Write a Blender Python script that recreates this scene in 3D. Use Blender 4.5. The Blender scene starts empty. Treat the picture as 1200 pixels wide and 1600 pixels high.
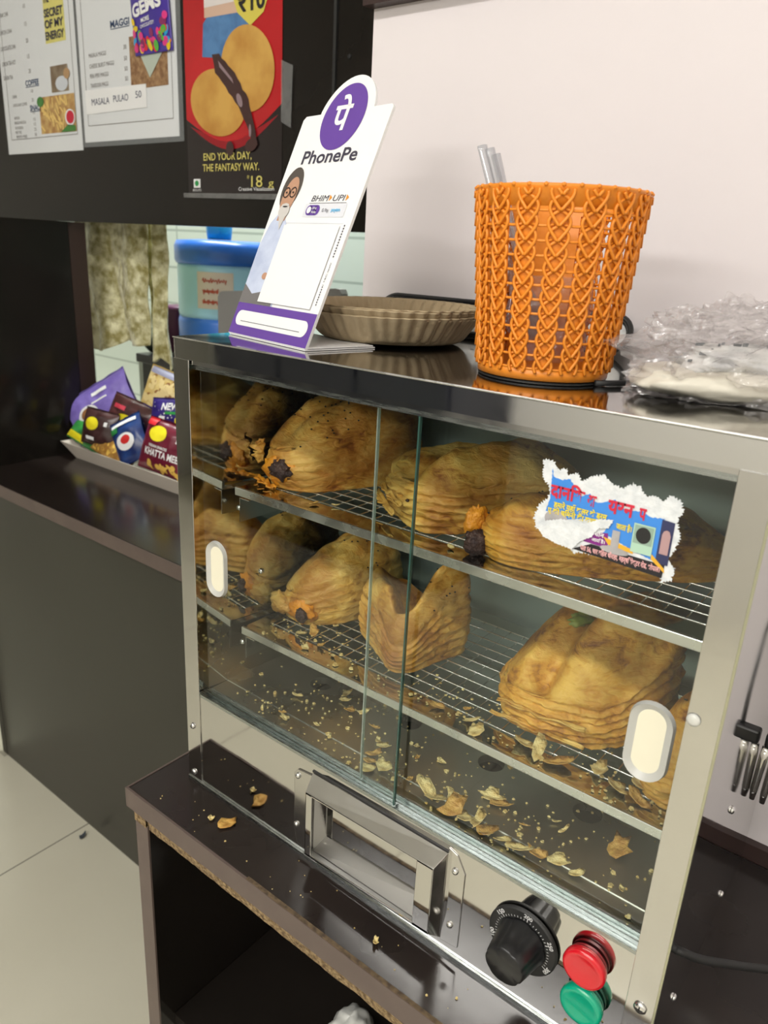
import bpy, bmesh, math, random
from mathutils import Vector, Matrix, noise
R = math.radians
SC = bpy.context.scene
COL = SC.collection
# ------------------------------------------------------------------ camera
cam_d = bpy.data.cameras.new('camera'); cam = bpy.data.objects.new('camera', cam_d); COL.objects.link(cam)
yaw, pitch, roll = 0.650329771, 1.23772553, 0.0547789626
cam.matrix_world = Matrix.Translation((0.521946, -0.389167, 0.508111)) @ Matrix.Rotation(yaw, 4, 'Z') @ Matrix.Rotation(pitch, 4, 'X') @ Matrix.Rotation(roll, 4, 'Z')
cam_d.sensor_fit = 'VERTICAL'; cam_d.sensor_height = 36; cam_d.sensor_width = 27
cam_d.lens = 1177.77 / 1600 * 36
cam_d.clip_start = 0.02; cam_d.clip_end = 30
cam_d.dof.use_dof = True; cam_d.dof.focus_distance = 0.62; cam_d.dof.aperture_fstop = 12
SC.camera = cam
# ------------------------------------------------------------------ world and lamps
w = bpy.data.worlds.new('world'); SC.world = w; w.use_nodes = True
w.node_tree.nodes['Background'].inputs[0].default_value = (.9, .93, 1, 1)
w.node_tree.nodes['Background'].inputs[1].default_value = .3
def area(name, loc, sx, sy, power, col, rot=(0, 0, 0)):
    l = bpy.data.lights.new(name, 'AREA'); l.shape = 'RECTANGLE'; l.size = sx; l.size_y = sy; l.energy = power; l.color = col
    o = bpy.data.objects.new(name, l); COL.objects.link(o); o.location = loc; o.rotation_euler = rot; return o
area('tube_light_glow', (-.35, -1.4, 1.86), 1.2, .12, 30, (1, .975, .935))
area('tube_light_glow', (.85, -1.5, 1.86), 1.2, .12, 32, (1, .975, .94))
area('tube_light_glow', (-1.3, 1.0, 1.86), 1.2, .12, 80, (.95, 1, .94))
area('added_fill_glow', (.35, -2.30, 1.15), 1.2, .12, 19, (1, .98, .93), (R(90), 0, 0))  # added fill lamp that brightens the warmer's inside from the front
SC.view_settings.view_transform = 'Standard'; SC.view_settings.look = 'None'; SC.view_settings.gamma = 1
SC.view_settings.use_curve_mapping = False
SC.view_settings.exposure = -0.45
try:
    SC.cycles.use_denoising = True
    SC.cycles.max_bounces = 14; SC.cycles.glossy_bounces = 8; SC.cycles.transparent_max_bounces = 16
    SC.cycles.sample_clamp_indirect = 6
    SC.cycles.caustics_reflective = False; SC.cycles.caustics_refractive = False
except Exception: pass
# ------------------------------------------------------------------ materials
def mat(name, col, rough=.5, metal=0, spec=.5, nz=None, bump=None, coat=0, emis=None, trans=0, sheen=0):
    """nz=(scale, amount, colour2): procedural mottling.  bump=(scale, strength)"""
    m = bpy.data.materials.new(name); m.use_nodes = True; nt = m.node_tree; b = nt.nodes['Principled BSDF']
    b.inputs['Base Color'].default_value = (*col, 1); b.inputs['Roughness'].default_value = rough
    b.inputs['Metallic'].default_value = metal; b.inputs['Specular IOR Level'].default_value = spec
    b.inputs['Coat Weight'].default_value = coat; b.inputs['Coat Roughness'].default_value = .05
    b.inputs['Transmission Weight'].default_value = trans
    if emis: b.inputs['Emission Color'].default_value = (*emis[0], 1); b.inputs['Emission Strength'].default_value = emis[1]
    tc = nt.nodes.new('ShaderNodeTexCoord')
    if nz:
        n = nt.nodes.new('ShaderNodeTexNoise'); n.inputs['Scale'].default_value = nz[0]; n.inputs['Detail'].default_value = 5
        nt.links.new(tc.outputs['Object'], n.inputs['Vector'])
        r = nt.nodes.new('ShaderNodeMapRange'); r.inputs[1].default_value = .38; r.inputs[2].default_value = .66; r.inputs[4].default_value = nz[1]
        nt.links.new(n.outputs['Fac'], r.inputs[0])
        mx = nt.nodes.new('ShaderNodeMix'); mx.data_type = 'RGBA'; mx.inputs[6].default_value = (*col, 1); mx.inputs[7].default_value = (*nz[2], 1)
        nt.links.new(r.outputs[0], mx.inputs[0]); nt.links.new(mx.outputs[2], b.inputs['Base Color'])
    if bump:
        n = nt.nodes.new('ShaderNodeTexNoise'); n.inputs['Scale'].default_value = bump[0]; n.inputs['Detail'].default_value = 4
        nt.links.new(tc.outputs['Object'], n.inputs['Vector'])
        bp = nt.nodes.new('ShaderNodeBump'); bp.inputs['Strength'].default_value = bump[1]; bp.inputs['Distance'].default_value = .01
        nt.links.new(n.outputs['Fac'], bp.inputs['Height']); nt.links.new(bp.outputs[0], b.inputs['Normal'])
    return m
def steel(name, col=(.62, .61, .59), r0=.05, r1=.16, scale=18, bump=.0, stretch=(1, 1, 1)):
    m = mat(name, col, r0, 1); nt = m.node_tree; b = nt.nodes['Principled BSDF']
    tc = nt.nodes.new('ShaderNodeTexCoord'); mp = nt.nodes.new('ShaderNodeMapping'); mp.inputs['Scale'].default_value = stretch
    n = nt.nodes.new('ShaderNodeTexNoise'); n.inputs['Scale'].default_value = scale; n.inputs['Detail'].default_value = 6
    r = nt.nodes.new('ShaderNodeMapRange'); r.inputs[1].default_value = .4; r.inputs[2].default_value = .7; r.inputs[3].default_value = r0; r.inputs[4].default_value = r1
    L = nt.links.new; L(tc.outputs['Object'], mp.inputs[0]); L(mp.outputs[0], n.inputs['Vector']); L(n.outputs['Fac'], r.inputs[0]); L(r.outputs[0], b.inputs['Roughness'])
    if bump:
        n2 = nt.nodes.new('ShaderNodeTexNoise'); n2.inputs['Scale'].default_value = 7; n2.inputs['Detail'].default_value = 1
        bp = nt.nodes.new('ShaderNodeBump'); bp.inputs['Strength'].default_value = bump; bp.inputs['Distance'].default_value = .02
        L(tc.outputs['Object'], n2.inputs['Vector']); L(n2.outputs['Fac'], bp.inputs['Height']); L(bp.outputs[0], b.inputs['Normal'])
    return m
def glassy(name, tint, ior=1.5, rough=.0, extra=0.0, body=None, bodyfac=0.0, bump=None):
    """thin clear sheet: transparent body with a Fresnel reflection"""
    m = bpy.data.materials.new(name); m.use_nodes = True; nt = m.node_tree; nt.nodes.clear(); L = nt.links.new
    out = nt.nodes.new('ShaderNodeOutputMaterial'); t = nt.nodes.new('ShaderNodeBsdfTransparent'); t.inputs[0].default_value = (*tint, 1)
    g = nt.nodes.new('ShaderNodeBsdfGlossy'); g.inputs['Roughness'].default_value = rough
    f = nt.nodes.new('ShaderNodeFresnel'); f.inputs['IOR'].default_value = ior
    a = nt.nodes.new('ShaderNodeMath'); a.operation = 'ADD'; a.inputs[1].default_value = extra; a.use_clamp = True; L(f.outputs[0], a.inputs[0])
    ge = nt.nodes.new('ShaderNodeNewGeometry'); iv = nt.nodes.new('ShaderNodeMath'); iv.operation = 'SUBTRACT'; iv.inputs[0].default_value = 1; L(ge.outputs['Backfacing'], iv.inputs[1])
    ml = nt.nodes.new('ShaderNodeMath'); ml.operation = 'MULTIPLY'; L(a.outputs[0], ml.inputs[0]); L(iv.outputs[0], ml.inputs[1]); a = ml
    mx = nt.nodes.new('ShaderNodeMixShader'); L(a.outputs[0], mx.inputs[0]); L(g.outputs[0], mx.inputs[2])
    src = t.outputs[0]
    if body:
        d = nt.nodes.new('ShaderNodeBsdfDiffuse'); d.inputs[0].default_value = (*body, 1)
        m2 = nt.nodes.new('ShaderNodeMixShader'); m2.inputs[0].default_value = bodyfac; L(t.outputs[0], m2.inputs[1]); L(d.outputs[0], m2.inputs[2]); src = m2.outputs[0]
    L(src, mx.inputs[1]); L(mx.outputs[0], out.inputs[0])
    if bump:
        tc = nt.nodes.new('ShaderNodeTexCoord'); n = nt.nodes.new('ShaderNodeTexNoise'); n.inputs['Scale'].default_value = bump[0]; n.inputs['Detail'].default_value = 4
        bp = nt.nodes.new('ShaderNodeBump'); bp.inputs['Strength'].default_value = bump[1]; bp.inputs['Distance'].default_value = .01
        L(tc.outputs['Object'], n.inputs['Vector']); L(n.outputs['Fac'], bp.inputs['Height']); L(bp.outputs[0], g.inputs['Normal']); L(bp.outputs[0], f.inputs['Normal'])
    return m
def pastry_mat(name, light, mid, dark, seed):
    m = mat(name, mid, .48, spec=.4); nt = m.node_tree; b = nt.nodes['Principled BSDF']; L = nt.links.new
    tc = nt.nodes.new('ShaderNodeTexCoord'); mp = nt.nodes.new('ShaderNodeMapping'); mp.inputs['Location'].default_value = (seed, seed * 2, 0)
    L(tc.outputs['Object'], mp.inputs[0])
    n = nt.nodes.new('ShaderNodeTexNoise'); n.inputs['Scale'].default_value = 26; n.inputs['Detail'].default_value = 8; n.inputs['Roughness'].default_value = .62; n.inputs['Distortion'].default_value = .6
    mp2 = nt.nodes.new('ShaderNodeMapping'); mp2.inputs['Scale'].default_value = (1, 1, 2.4); L(mp.outputs[0], mp2.inputs[0])
    n2 = nt.nodes.new('ShaderNodeTexNoise'); n2.inputs['Scale'].default_value = 75; n2.inputs['Detail'].default_value = 5; n2.inputs['Distortion'].default_value = 1.2; L(mp2.outputs[0], n2.inputs['Vector'])
    L(mp.outputs[0], n.inputs['Vector']); n.inputs['Lacunarity'].default_value = 2.3
    ad = nt.nodes.new('ShaderNodeMath'); ad.operation = 'MULTIPLY_ADD'; ad.inputs[1].default_value = .42; L(n2.outputs['Fac'], ad.inputs[0])
    sc = nt.nodes.new('ShaderNodeMath'); sc.operation = 'MULTIPLY'; sc.inputs[1].default_value = .6; L(n.outputs['Fac'], sc.inputs[0]); L(sc.outputs[0], ad.inputs[2])
    cr = nt.nodes.new('ShaderNodeValToRGB'); e = cr.color_ramp.elements
    e[0].position = .37; e[0].color = (*dark, 1); e[1].position = .60; e[1].color = (*light, 1)
    k = cr.color_ramp.elements.new(.47); k.color = (*mid, 1)
    k = cr.color_ramp.elements.new(.29); k.color = (dark[0] * .35, dark[1] * .28, dark[2] * .25, 1)
    L(ad.outputs[0], cr.inputs[0])
    n3 = nt.nodes.new('ShaderNodeTexNoise'); n3.inputs['Scale'].default_value = 13; n3.inputs['Detail'].default_value = 3; n3.inputs['Distortion'].default_value = .8; L(mp.outputs[0], n3.inputs['Vector'])
    r3 = nt.nodes.new('ShaderNodeMapRange'); r3.inputs[1].default_value = .44; r3.inputs[2].default_value = .66; r3.inputs[4].default_value = .85; L(n3.outputs['Fac'], r3.inputs[0])
    m3 = nt.nodes.new('ShaderNodeMix'); m3.data_type = 'RGBA'; m3.blend_type = 'MULTIPLY'; m3.inputs[7].default_value = (.52, .33, .20, 1)
    L(r3.outputs[0], m3.inputs[0]); L(cr.outputs[0], m3.inputs[6]); L(m3.outputs[2], b.inputs['Base Color'])
    bp = nt.nodes.new('ShaderNodeBump'); bp.inputs['Strength'].default_value = .85; bp.inputs['Distance'].default_value = .005
    L(ad.outputs[0], bp.inputs['Height']); L(bp.outputs[0], b.inputs['Normal'])
    b.inputs['Subsurface Weight'].default_value = 0.0
    return m
MT = dict(
    lam=mat('dark_laminate', (.010, .0085, .007), .14, spec=.28, nz=(5, .8, (.015, .012, .010)), bump=(14, .012)),
    lamtop=mat('dark_worktop_laminate', (.017, .012, .0105), .18, spec=.42, nz=(9, .8, (.026, .019, .016)), bump=(60, .006)),
    lampanel=mat('olive_black_panel', (.030, .028, .021), .32, spec=.5, nz=(4, .7, (.036, .034, .026))),
    edge=mat('brown_edge_band', (.105, .075, .065), .42, nz=(30, .6, (.13, .095, .08))),
    jamb=mat('dark_brown_jamb', (.035, .018, .015), .4),
    chip=mat('chipboard_core', (.36, .25, .12), .9, nz=(260, 1, (.14, .085, .04)), bump=(300, .8)),
    wall=mat('white_wall_paint', (.76, .705, .715), .6, nz=(3, .6, (.73, .675, .685)), bump=(60, .02)),
    room=mat('room_wall_paint', (.84, .82, .77), .7, nz=(2, .5, (.80, .78, .72))),
    ceil=mat('ceiling_paint', (.8, .79, .76), .8),
    chrome=steel('polished_stainless', (.66, .65, .63), .03, .09, 14, .05),
    chrome2=steel('scuffed_stainless', (.64, .63, .61), .10, .24, 30, 0),
    top=steel('warmer_top_steel', (.60, .59, .58), .05, .13, 9, .06),
    lining=steel('lining_steel', (.56, .56, .52), .04, .09, 10, .03),
    back=mat('lining_back_steel', (.33, .42, .40), .34, .5, nz=(8, .8, (.27, .35, .33))),
    alu=steel('aluminium_rail', (.44, .47, .46), .22, .36, 60, 0, (1, 12, 12)),
    lip=steel('shelf_edge_steel', (.78, .78, .77), .22, .38, 40),
    wire=steel('shelf_wire', (.80, .80, .78), .18, .28, 40),
    tray=steel('crumb_tray_steel', (.60, .60, .54), .26, .42, 12, .02),
    screw=steel('screw_steel', (.8, .8, .8), .15, .25, 100),
    black=mat('black_plastic', (.012, .012, .013), .28, spec=.5),
    blackm=mat('black_matt_plastic', (.016, .016, .016), .5),
    rub=mat('black_rubber', (.012, .012, .012), .55),
    white=mat('white_print_board', (.86, .86, .86), .35),
    ink=mat('white_ink', (.85, .85, .85), .5),
    dial=mat('dial_numerals', (.7, .7, .7), .6),
    grey=mat('grey_card', (.24, .235, .225), .6),
    purple=mat('purple_print', (.135, .058, .34), .4),
    dk=mat('charcoal_print', (.05, .045, .07), .5),
    lgrey=mat('light_grey_print', (.70, .71, .74), .5),
    cyan=mat('cyan_print', (.05, .45, .8), .5),
    orangeink=mat('orange_print', (.75, .3, .03), .5),
    skin=mat('skin_print', (.50, .28, .18), .5), hair=mat('hair_print', (.085, .07, .06), .5), beard=mat('beard_print', (.6, .57, .54), .5),
    jacket=mat('jacket_print', (.58, .64, .80), .5, nz=(60, .8, (.42, .48, .66))), slate=mat('slate_print', (.17, .16, .16), .5),
    basket=mat('orange_plastic', (.78, .255, .022), .36, spec=.4),
    pulp=mat('brown_paper_pulp', (.44, .345, .215), .85, nz=(60, .8, (.37, .285, .17)), bump=(200, .1)),
    news=mat('newsprint', (.72, .72, .70), .8, nz=(70, 1, (.45, .46, .47))),
    newsdark=mat('newsprint_ink', (.05, .06, .07), .8),
    flour=mat('cream_pouch', (.74, .70, .60), .55, nz=(30, .7, (.66, .62, .52)), bump=(40, .2)),
    cream=mat('cream_plastic', (.80, .76, .60), .4), greyrim=mat('grey_pull_rim', (.50, .50, .47), .3, spec=.6),
    red=mat('red_lens', (.62, .008, .018), .16, coat=.5), green=mat('green_lens', (.0, .36, .21), .18, coat=.5),
    redb=mat('red_lens_collar', (.30, .012, .02), .3), greenb=mat('green_lens_collar', (.0, .16, .10), .3),
    torn=mat('torn_paper', (.76, .78, .79), .95, spec=.1, nz=(180, .8, (.60, .63, .65)), bump=(220, .15)),
    pblue=mat('blue_print', (.05, .25, .72), .5), pred=mat('red_print', (.60, .02, .05), .5), pyel=mat('yellow_print', (.85, .68, .02), .5),
    pblack=mat('black_print', (.015, .013, .016), .5), ppink=mat('pink_print', (.85, .45, .45), .5), pmag=mat('magenta_print', (.22, .02, .22), .5),
    pgreen=mat('pale_green_print', (.42, .62, .48), .5), pnavy=mat('navy_print', (.03, .035, .10), .5), pamber=mat('amber_print', (.8, .42, .03), .5),
    psteel=mat('steel_print', (.45, .43, .43), .4, nz=(50, .8, (.25, .24, .24))),
    seed=mat('nigella_seed', (.01, .008, .008), .6),
    fill=mat('dark_filling', (.03, .012, .012), .55, nz=(150, 1, (.07, .03, .02)), bump=(200, .6)),
    rim=mat('orange_stained_crust', (.78, .30, .012), .5, nz=(90, 1, (.55, .20, .02)), bump=(120, .5)),
    flake=mat('pale_flake', (.80, .66, .30), .6, nz=(160, 1, (.62, .42, .13)), bump=(200, .4)),
    flake2=mat('golden_flake', (.66, .40, .10), .6, nz=(160, 1, (.46, .22, .04)), bump=(200, .4)),
    glass=glassy('door_glass', (.965, .985, .975), 1.72), glassedge=mat('glass_edge', (.035, .085, .07), .1, spec=.6),
    film=glassy('clear_film', (.93, .92, .92), 1.45, .14, .04, (.80, .77, .77), .15, (50, .9)),
    spoon=glassy('clear_plastic', (.82, .83, .85), 1.5, .08, .08, (.6, .62, .65), .2),
    tile=None, cloth=None)
P1M = pastry_mat('puff_crust', (.80, .50, .13), (.66, .33, .055), (.32, .11, .015), 1.3)
P2M = pastry_mat('pale_puff_crust', (.86, .60, .17), (.74, .43, .08), (.40, .16, .022), 4.7)
P3M = pastry_mat('deep_golden_puff_crust', (.82, .50, .10), (.68, .33, .04), (.30, .10, .015), 8.1)
# ------------------------------------------------------------------ mesh helpers
class MB:
    def __init__(s): s.v = []; s.f = []; s.mi = []; s.cur = 0
    def add(s, vs, fs):
        o = len(s.v); s.v += [tuple(p) for p in vs]; s.f += [tuple(i + o for i in f) for f in fs]; s.mi += [s.cur] * len(fs); return s
    def box(s, x0, x1, y0, y1, z0, z1, M=None):
        vs = [Vector((x, y, z)) for x in (x0, x1) for y in (y0, y1) for z in (z0, z1)]
        if M: vs = [M @ p for p in vs]
        return s.add(vs, [(0, 1, 3, 2), (4, 6, 7, 5), (0, 4, 5, 1), (2, 3, 7, 6), (0, 2, 6, 4), (1, 5, 7, 3)])
    def tube(s, pts, r, n=8, closed=False, cap=True):
        pts = [Vector(p) for p in pts]; rs = r if isinstance(r, (list, tuple)) else [r] * len(pts); rings = []; prev = None; m = len(pts)
        for i, p in enumerate(pts):
            a = pts[(i - 1) % m] if (i or closed) else p; b = pts[(i + 1) % m] if (i < m - 1 or closed) else p
            t = (b - a).normalized()
            if prev is None: u = t.orthogonal().normalized()
            else:
                u = prev - t * prev.dot(t); u = u.normalized() if u.length > 1e-6 else t.orthogonal().normalized()
            prev = u; w_ = t.cross(u)
            rings.append([p + (u * math.cos(k * 2 * math.pi / n) + w_ * math.sin(k * 2 * math.pi / n)) * rs[i] for k in range(n)])
        fs = []; q = m if closed else m - 1
        for i in range(q):
            for k in range(n):
                a = i * n; b = ((i + 1) % m) * n; fs.append((a + k, a + (k + 1) % n, b + (k + 1) % n, b + k))
        if cap and not closed: fs.append(tuple(range(n))[::-1]); fs.append(tuple((m - 1) * n + k for k in range(n)))
        return s.add([p for g in rings for p in g], fs)
    def lathe(s, prof, M=None, n=40, rad=None, capb=True, capt=True):
        """prof: [(r, z)] about local Z"""
        vs = []
        for j, (r, z) in enumerate(prof):
            for k in range(n):
                a = 2 * math.pi * k / n; rr = r * (rad(a, j) if rad else 1); p = Vector((rr * math.cos(a), rr * math.sin(a), z)); vs.append(M @ p if M else p)
        fs = [(j * n + k, j * n + (k + 1) % n, (j + 1) * n + (k + 1) % n, (j + 1) * n + k) for j in range(len(prof) - 1) for k in range(n)]
        if capb: fs.append(tuple(range(n))[::-1])
        if capt: fs.append(tuple((len(prof) - 1) * n + k for k in range(n)))
        return s.add(vs, fs)
    def prism(s, F, pts, d0, d1):
        """outline pts on frame F, from depth d0 to d1 along the frame normal"""
        n = len(pts); vs = [F.p(x, y, d0) for x, y in pts] + [F.p(x, y, d1) for x, y in pts]
        return s.add(vs, [tuple(range(n))[::-1], tuple(range(n, 2 * n))] + [(k, (k + 1) % n, n + (k + 1) % n, n + k) for k in range(n)])
    def poly(s, F, pts, d): return s.add([F.p(x, y, d) for x, y in pts], [tuple(range(len(pts)))])
    def rect(s, F, x0, x1, y0, y1, d): return s.poly(F, [(x0, y0), (x1, y0), (x1, y1), (x0, y1)], d)
    def disc(s, F, x, y, rx, ry, d, n=28, rot=0):
        return s.poly(F, [(x + rx * math.cos(t) * math.cos(rot) - ry * math.sin(t) * math.sin(rot), y + rx * math.cos(t) * math.sin(rot) + ry * math.sin(t) * math.cos(rot)) for t in [2 * math.pi * k / n for k in range(n)]], d)
    def line(s, F, x0, y0, x1, y1, w_, d):
        t = Vector((x1 - x0, y1 - y0)).normalized() * (w_ / 2); a, b = -t.y, t.x
        return s.poly(F, [(x0 + a, y0 + b), (x0 - a, y0 - b), (x1 - a, y1 - b), (x1 + a, y1 + b)], d)
    def grid(s, nu, nv, fn, close_u=False):
        vs = [fn(i / (nu if close_u else nu - 1), j / (nv - 1)) for j in range(nv) for i in range(nu)]; m = nu if close_u else nu - 1
        return s.add(vs, [(j * nu + i, j * nu + (i + 1) % nu, (j + 1) * nu + (i + 1) % nu, (j + 1) * nu + i) for j in range(nv - 1) for i in range(m)])
    def build(s, name, m, parent=None, smooth=False, bevel=0, fixn=True, loc=None, sub=0):
        me = bpy.data.meshes.new(name); L = Vector(loc) if loc else Vector((0, 0, 0))
        me.from_pydata([tuple(Vector(p) - L) for p in s.v], [], s.f); me.update()
        if fixn:
            bm = bmesh.new(); bm.from_mesh(me); bmesh.ops.recalc_face_normals(bm, faces=bm.faces); bm.to_mesh(me); bm.free()
        for x in (m if isinstance(m, (list, tuple)) else [m]): me.materials.append(x)
        for i, p in enumerate(me.polygons):
            p.use_smooth = smooth
            if i < len(s.mi): p.material_index = s.mi[i]
        o = bpy.data.objects.new(name, me); COL.objects.link(o)
        if parent:
            o.parent = parent; o.matrix_parent_inverse = Matrix.Identity(4)
            o.location = L - WORLD.get(parent.name, Vector((0, 0, 0)))
        else: o.location = L
        WORLD[o.name] = L
        if bevel:
            b = o.modifiers.new('bevel', 'BEVEL'); b.width = bevel; b.segments = 2; b.limit_method = 'ANGLE'
        if sub: q = o.modifiers.new('sub', 'SUBSURF'); q.levels = sub; q.render_levels = sub
        return o
WORLD = {}
class Frame:
    def __init__(s, o, ex, ey): s.o = Vector(o); s.ex = Vector(ex).normalized(); s.ey = Vector(ey).normalized(); s.n = s.ex.cross(s.ey)
    def p(s, x, y, d=0): return s.o + s.ex * x + s.ey * y + s.n * d
    def M(s): 
        m = Matrix((s.ex, s.ey, s.n)).transposed().to_4x4(); m.translation = s.o; return m
def thing(name, label, cat, loc, group=None):
    o = bpy.data.objects.new(name, None); COL.objects.link(o); o.location = loc; o.empty_display_size = .02
    WORLD[o.name] = Vector(loc); return tag(o, label, cat, group)
def tag(o, label, cat, group=None, kind=None):
    o['label'] = label; o['category'] = cat
    if group: o['group'] = group
    if kind: o['kind'] = kind
    return o
def struct(o): o['kind'] = 'structure'; return o
_tc = {}
def text(mb, F, s, x, y, h, d, width=None, bold=0, align='L', skew=0, hfun=None, rot=0):
    """lettering on frame F: baseline start (x, y), cap height about h; width squeezes it to a given width"""
    key = (s, bold)
    if key not in _tc:
        c = bpy.data.curves.new('t', 'FONT'); c.body = s; c.size = 1; c.offset = bold; c.resolution_u = 3
        o = bpy.data.objects.new('t', c); COL.objects.link(o); bpy.context.view_layer.update()
        dg = bpy.context.evaluated_depsgraph_get(); me = bpy.data.meshes.new_from_object(o.evaluated_get(dg))
        _tc[key] = ([tuple(v.co) for v in me.vertices], [tuple(p.vertices) for p in me.polygons])
        bpy.data.objects.remove(o); bpy.data.curves.remove(c); bpy.data.meshes.remove(me)
    vs, fs = _tc[key]
    if not vs: return
    x0 = min(v[0] for v in vs); x1 = max(v[0] for v in vs); k = h / .73; kx = (width / (x1 - x0)) if width else k
    off = {'L': -x0 * kx, 'C': -(x0 + x1) / 2 * kx, 'R': -x1 * kx}[align]; ca, sa = math.cos(rot), math.sin(rot); out = []
    for v in vs:
        px = v[0] * kx + off + v[1] * k * skew; py = v[1] * k
        X = x + px * ca - py * sa; Y = y + px * sa + py * ca
        out.append(F.p(X, Y, d + (hfun(X, Y) if hfun else 0)))
    mb.add(out, fs)
def fn3(p, s): return noise.noise(Vector(p) * s)
# ================================================================== SETTING
W, H, D = .46, .4337, .262
FZ = -.77; CZ = 1.95
def sbox(name, m, *a): return struct(MB().box(*a).build(name, m))
# tiled floor
fm = mat('floor_tile', (.70, .67, .55), .22, nz=(2.5, .7, (.64, .61, .49)), spec=.45)
nt = fm.node_tree; b = nt.nodes['Principled BSDF']; src = b.inputs['Base Color'].links[0].from_socket
tc = nt.nodes.new('ShaderNodeTexCoord'); mp = nt.nodes.new('ShaderNodeMapping'); mp.inputs['Location'].default_value = (.83, -.36, 0)
br = nt.nodes.new('ShaderNodeTexBrick'); br.offset = 0; br.inputs['Scale'].default_value = 1; br.inputs['Mortar Size'].default_value = .0016; br.inputs['Mortar Smooth'].default_value = .1
br.inputs['Brick Width'].default_value = .6; br.inputs['Row Height'].default_value = .9; br.inputs['Mortar'].default_value = (.19, .175, .14, 1)
nt.links.new(tc.outputs['Object'], mp.inputs[0]); nt.links.new(mp.outputs[0], br.inputs['Vector']); nt.links.new(src, br.inputs['Color1']); nt.links.new(src, br.inputs['Color2']); nt.links.new(br.outputs['Color'], b.inputs['Base Color'])
sbox('floor', fm, -2.9, 1.8, -2.4, 1.6, FZ - .05, FZ)
sbox('ceiling', MT['ceil'], -2.9, 1.8, -2.4, 1.6, CZ, CZ + .05)
sbox('wall_left', MT['room'], -2.95, -2.9, -2.4, 1.6, FZ, CZ)
sbox('wall_right', MT['room'], 1.8, 1.85, -2.4, 1.6, FZ, CZ)
sbox('wall_front', MT['room'], -2.9, 1.8, -2.45, -2.4, FZ, CZ)
sbox('wall_back', MT['wall'], -.027, 1.8, .272, .40, FZ, CZ)
sbox('trim_1', MT['jamb'], -.03, 1.8, .258, .2718, .731, .76)
sbox('baseboard_back', MT['jamb'], -.03, 1.8, .263, .2718, .0, .0165)
# tiled kitchen wall behind the hatch
tm = mat('white_tile', (.66, .72, .64), .3); nt = tm.node_tree; b = nt.nodes['Principled BSDF']
tc = nt.nodes.new('ShaderNodeTexCoord'); sx = nt.nodes.new('ShaderNodeSeparateXYZ'); cx = nt.nodes.new('ShaderNodeCombineXYZ')
nt.links.new(tc.outputs['Object'], sx.inputs[0]); nt.links.new(sx.outputs[0], cx.inputs[0]); nt.links.new(sx.outputs[2], cx.inputs[1])
mp = nt.nodes.new('ShaderNodeMapping'); mp.inputs['Location'].default_value = (.1, -.02, 0); nt.links.new(cx.outputs[0], mp.inputs[0])
br = nt.nodes.new('ShaderNodeTexBrick'); br.offset = 0; br.inputs['Scale'].default_value = 1; br.inputs['Brick Width'].default_value = .6; br.inputs['Row Height'].default_value = .13; br.inputs['Mortar Size'].default_value = .004
br.inputs['Color1'].default_value = (.68, .74, .66, 1); br.inputs['Color2'].default_value = (.66, .73, .65, 1); br.inputs['Mortar'].default_value = (.42, .48, .42, 1)
nt.links.new(mp.outputs[0], br.inputs['Vector']); nt.links.new(br.outputs['Color'], b.inputs['Base Color'])
sbox('wall_kitchen', tm, -2.9, 1.8, 1.45, 1.5, FZ, CZ)
# black laminate partition with the serving hatch: lintel board, left jamb panel
sbox('wall_partition', MT['lam'], -2.9, .05, .59, .612, .534, CZ)
sbox('trim_2', mat('seam_strip', (.03, .03, .03), .3), -.366, -.3605, .586, .5898, .534, CZ)
sbox('trim_3', MT['lam'], -1.195, -1.175, .05, .60, .0005, .5335)
sbox('trim_4', MT['jamb'], -1.195, -1.1745, .6005, .642, .0005, .5335)
# ================================================================== SERVICE COUNTER (left)
t = thing('service_counter', 'long dark laminate counter with brown edge band carrying the snack tray', 'counter', (-.7, .55, FZ))
MB().box(-1.22, .04, .3195, .80, -.026, 0).build('worktop', MT['lamtop'], t, bevel=.001)
MB().box(-1.22, .04, .3175, .3193, -.027, -.0005).build('edge_band', MT['edge'], t)
MB().box(-1.20, .04, .332, .35, FZ, -.0265).build('front_panel', MT['lampanel'], t)
MB().box(-1.236, -1.201, .322, .36, FZ, -.03).build('end_trim', MT['chrome2'], t)
MB().box(-1.2, .04, .76, .78, FZ, -.027).build('rear_panel', MT['lam'], t)
# ================================================================== DISPLAY TABLE
t = thing('display_table', 'dark laminate table with worn brown edge and exposed chipboard under the glass warmer', 'table', (.5, .1, FZ))
MB().box(-.031, 1.3, -.05, .2625, -.022, 0).build('table_top', MT['lamtop'], t, bevel=.0012)
def ragged(y0, y1, z0, z1, x0, x1, n, j, sd, top=False):
    rnd = random.Random(sd); mb = MB()
    def f(u, v):
        x = x0 + (x1 - x0) * u; a = j * fn3((x * 40, sd, v), 1) + j * .6 * fn3((x * 150, sd, v), 1)
        ring = [(y0, z0 + a), (y0, z1 + (a if top else 0)), (y1, z1), (y1, z0)]; k = int(round(v * 4)) % 4; return Vector((x, *ring[k]))
    return mb.grid(n, 5, f)
ragged(-.0525, -.0501, -.0215, .0002, -.0315, 1.3, 260, .0007, 3, True).build('edge_band', MT['edge'], t)
ragged(-.0520, -.0485, .0001, .0006, .14, .62, 160, .0009, 21).build('worn_edge', mat('worn_edge', (.16, .11, .06), .9, nz=(200, 1, (.06, .04, .025))), t)
MB().box(-.0333, -.0312, -.0525, .2625, -.022, .0).build('edge_band', MT['edge'], t)
ragged(-.0505, -.044, -.0325, -.0222, .0, 1.3, 300, .0016, 9).build('chipboard_core', MT['chip'], t)
MB().box(-.0235, -.005, -.047, .255, FZ, -.0222).build('side_panel', MT['lam'], t)
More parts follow.
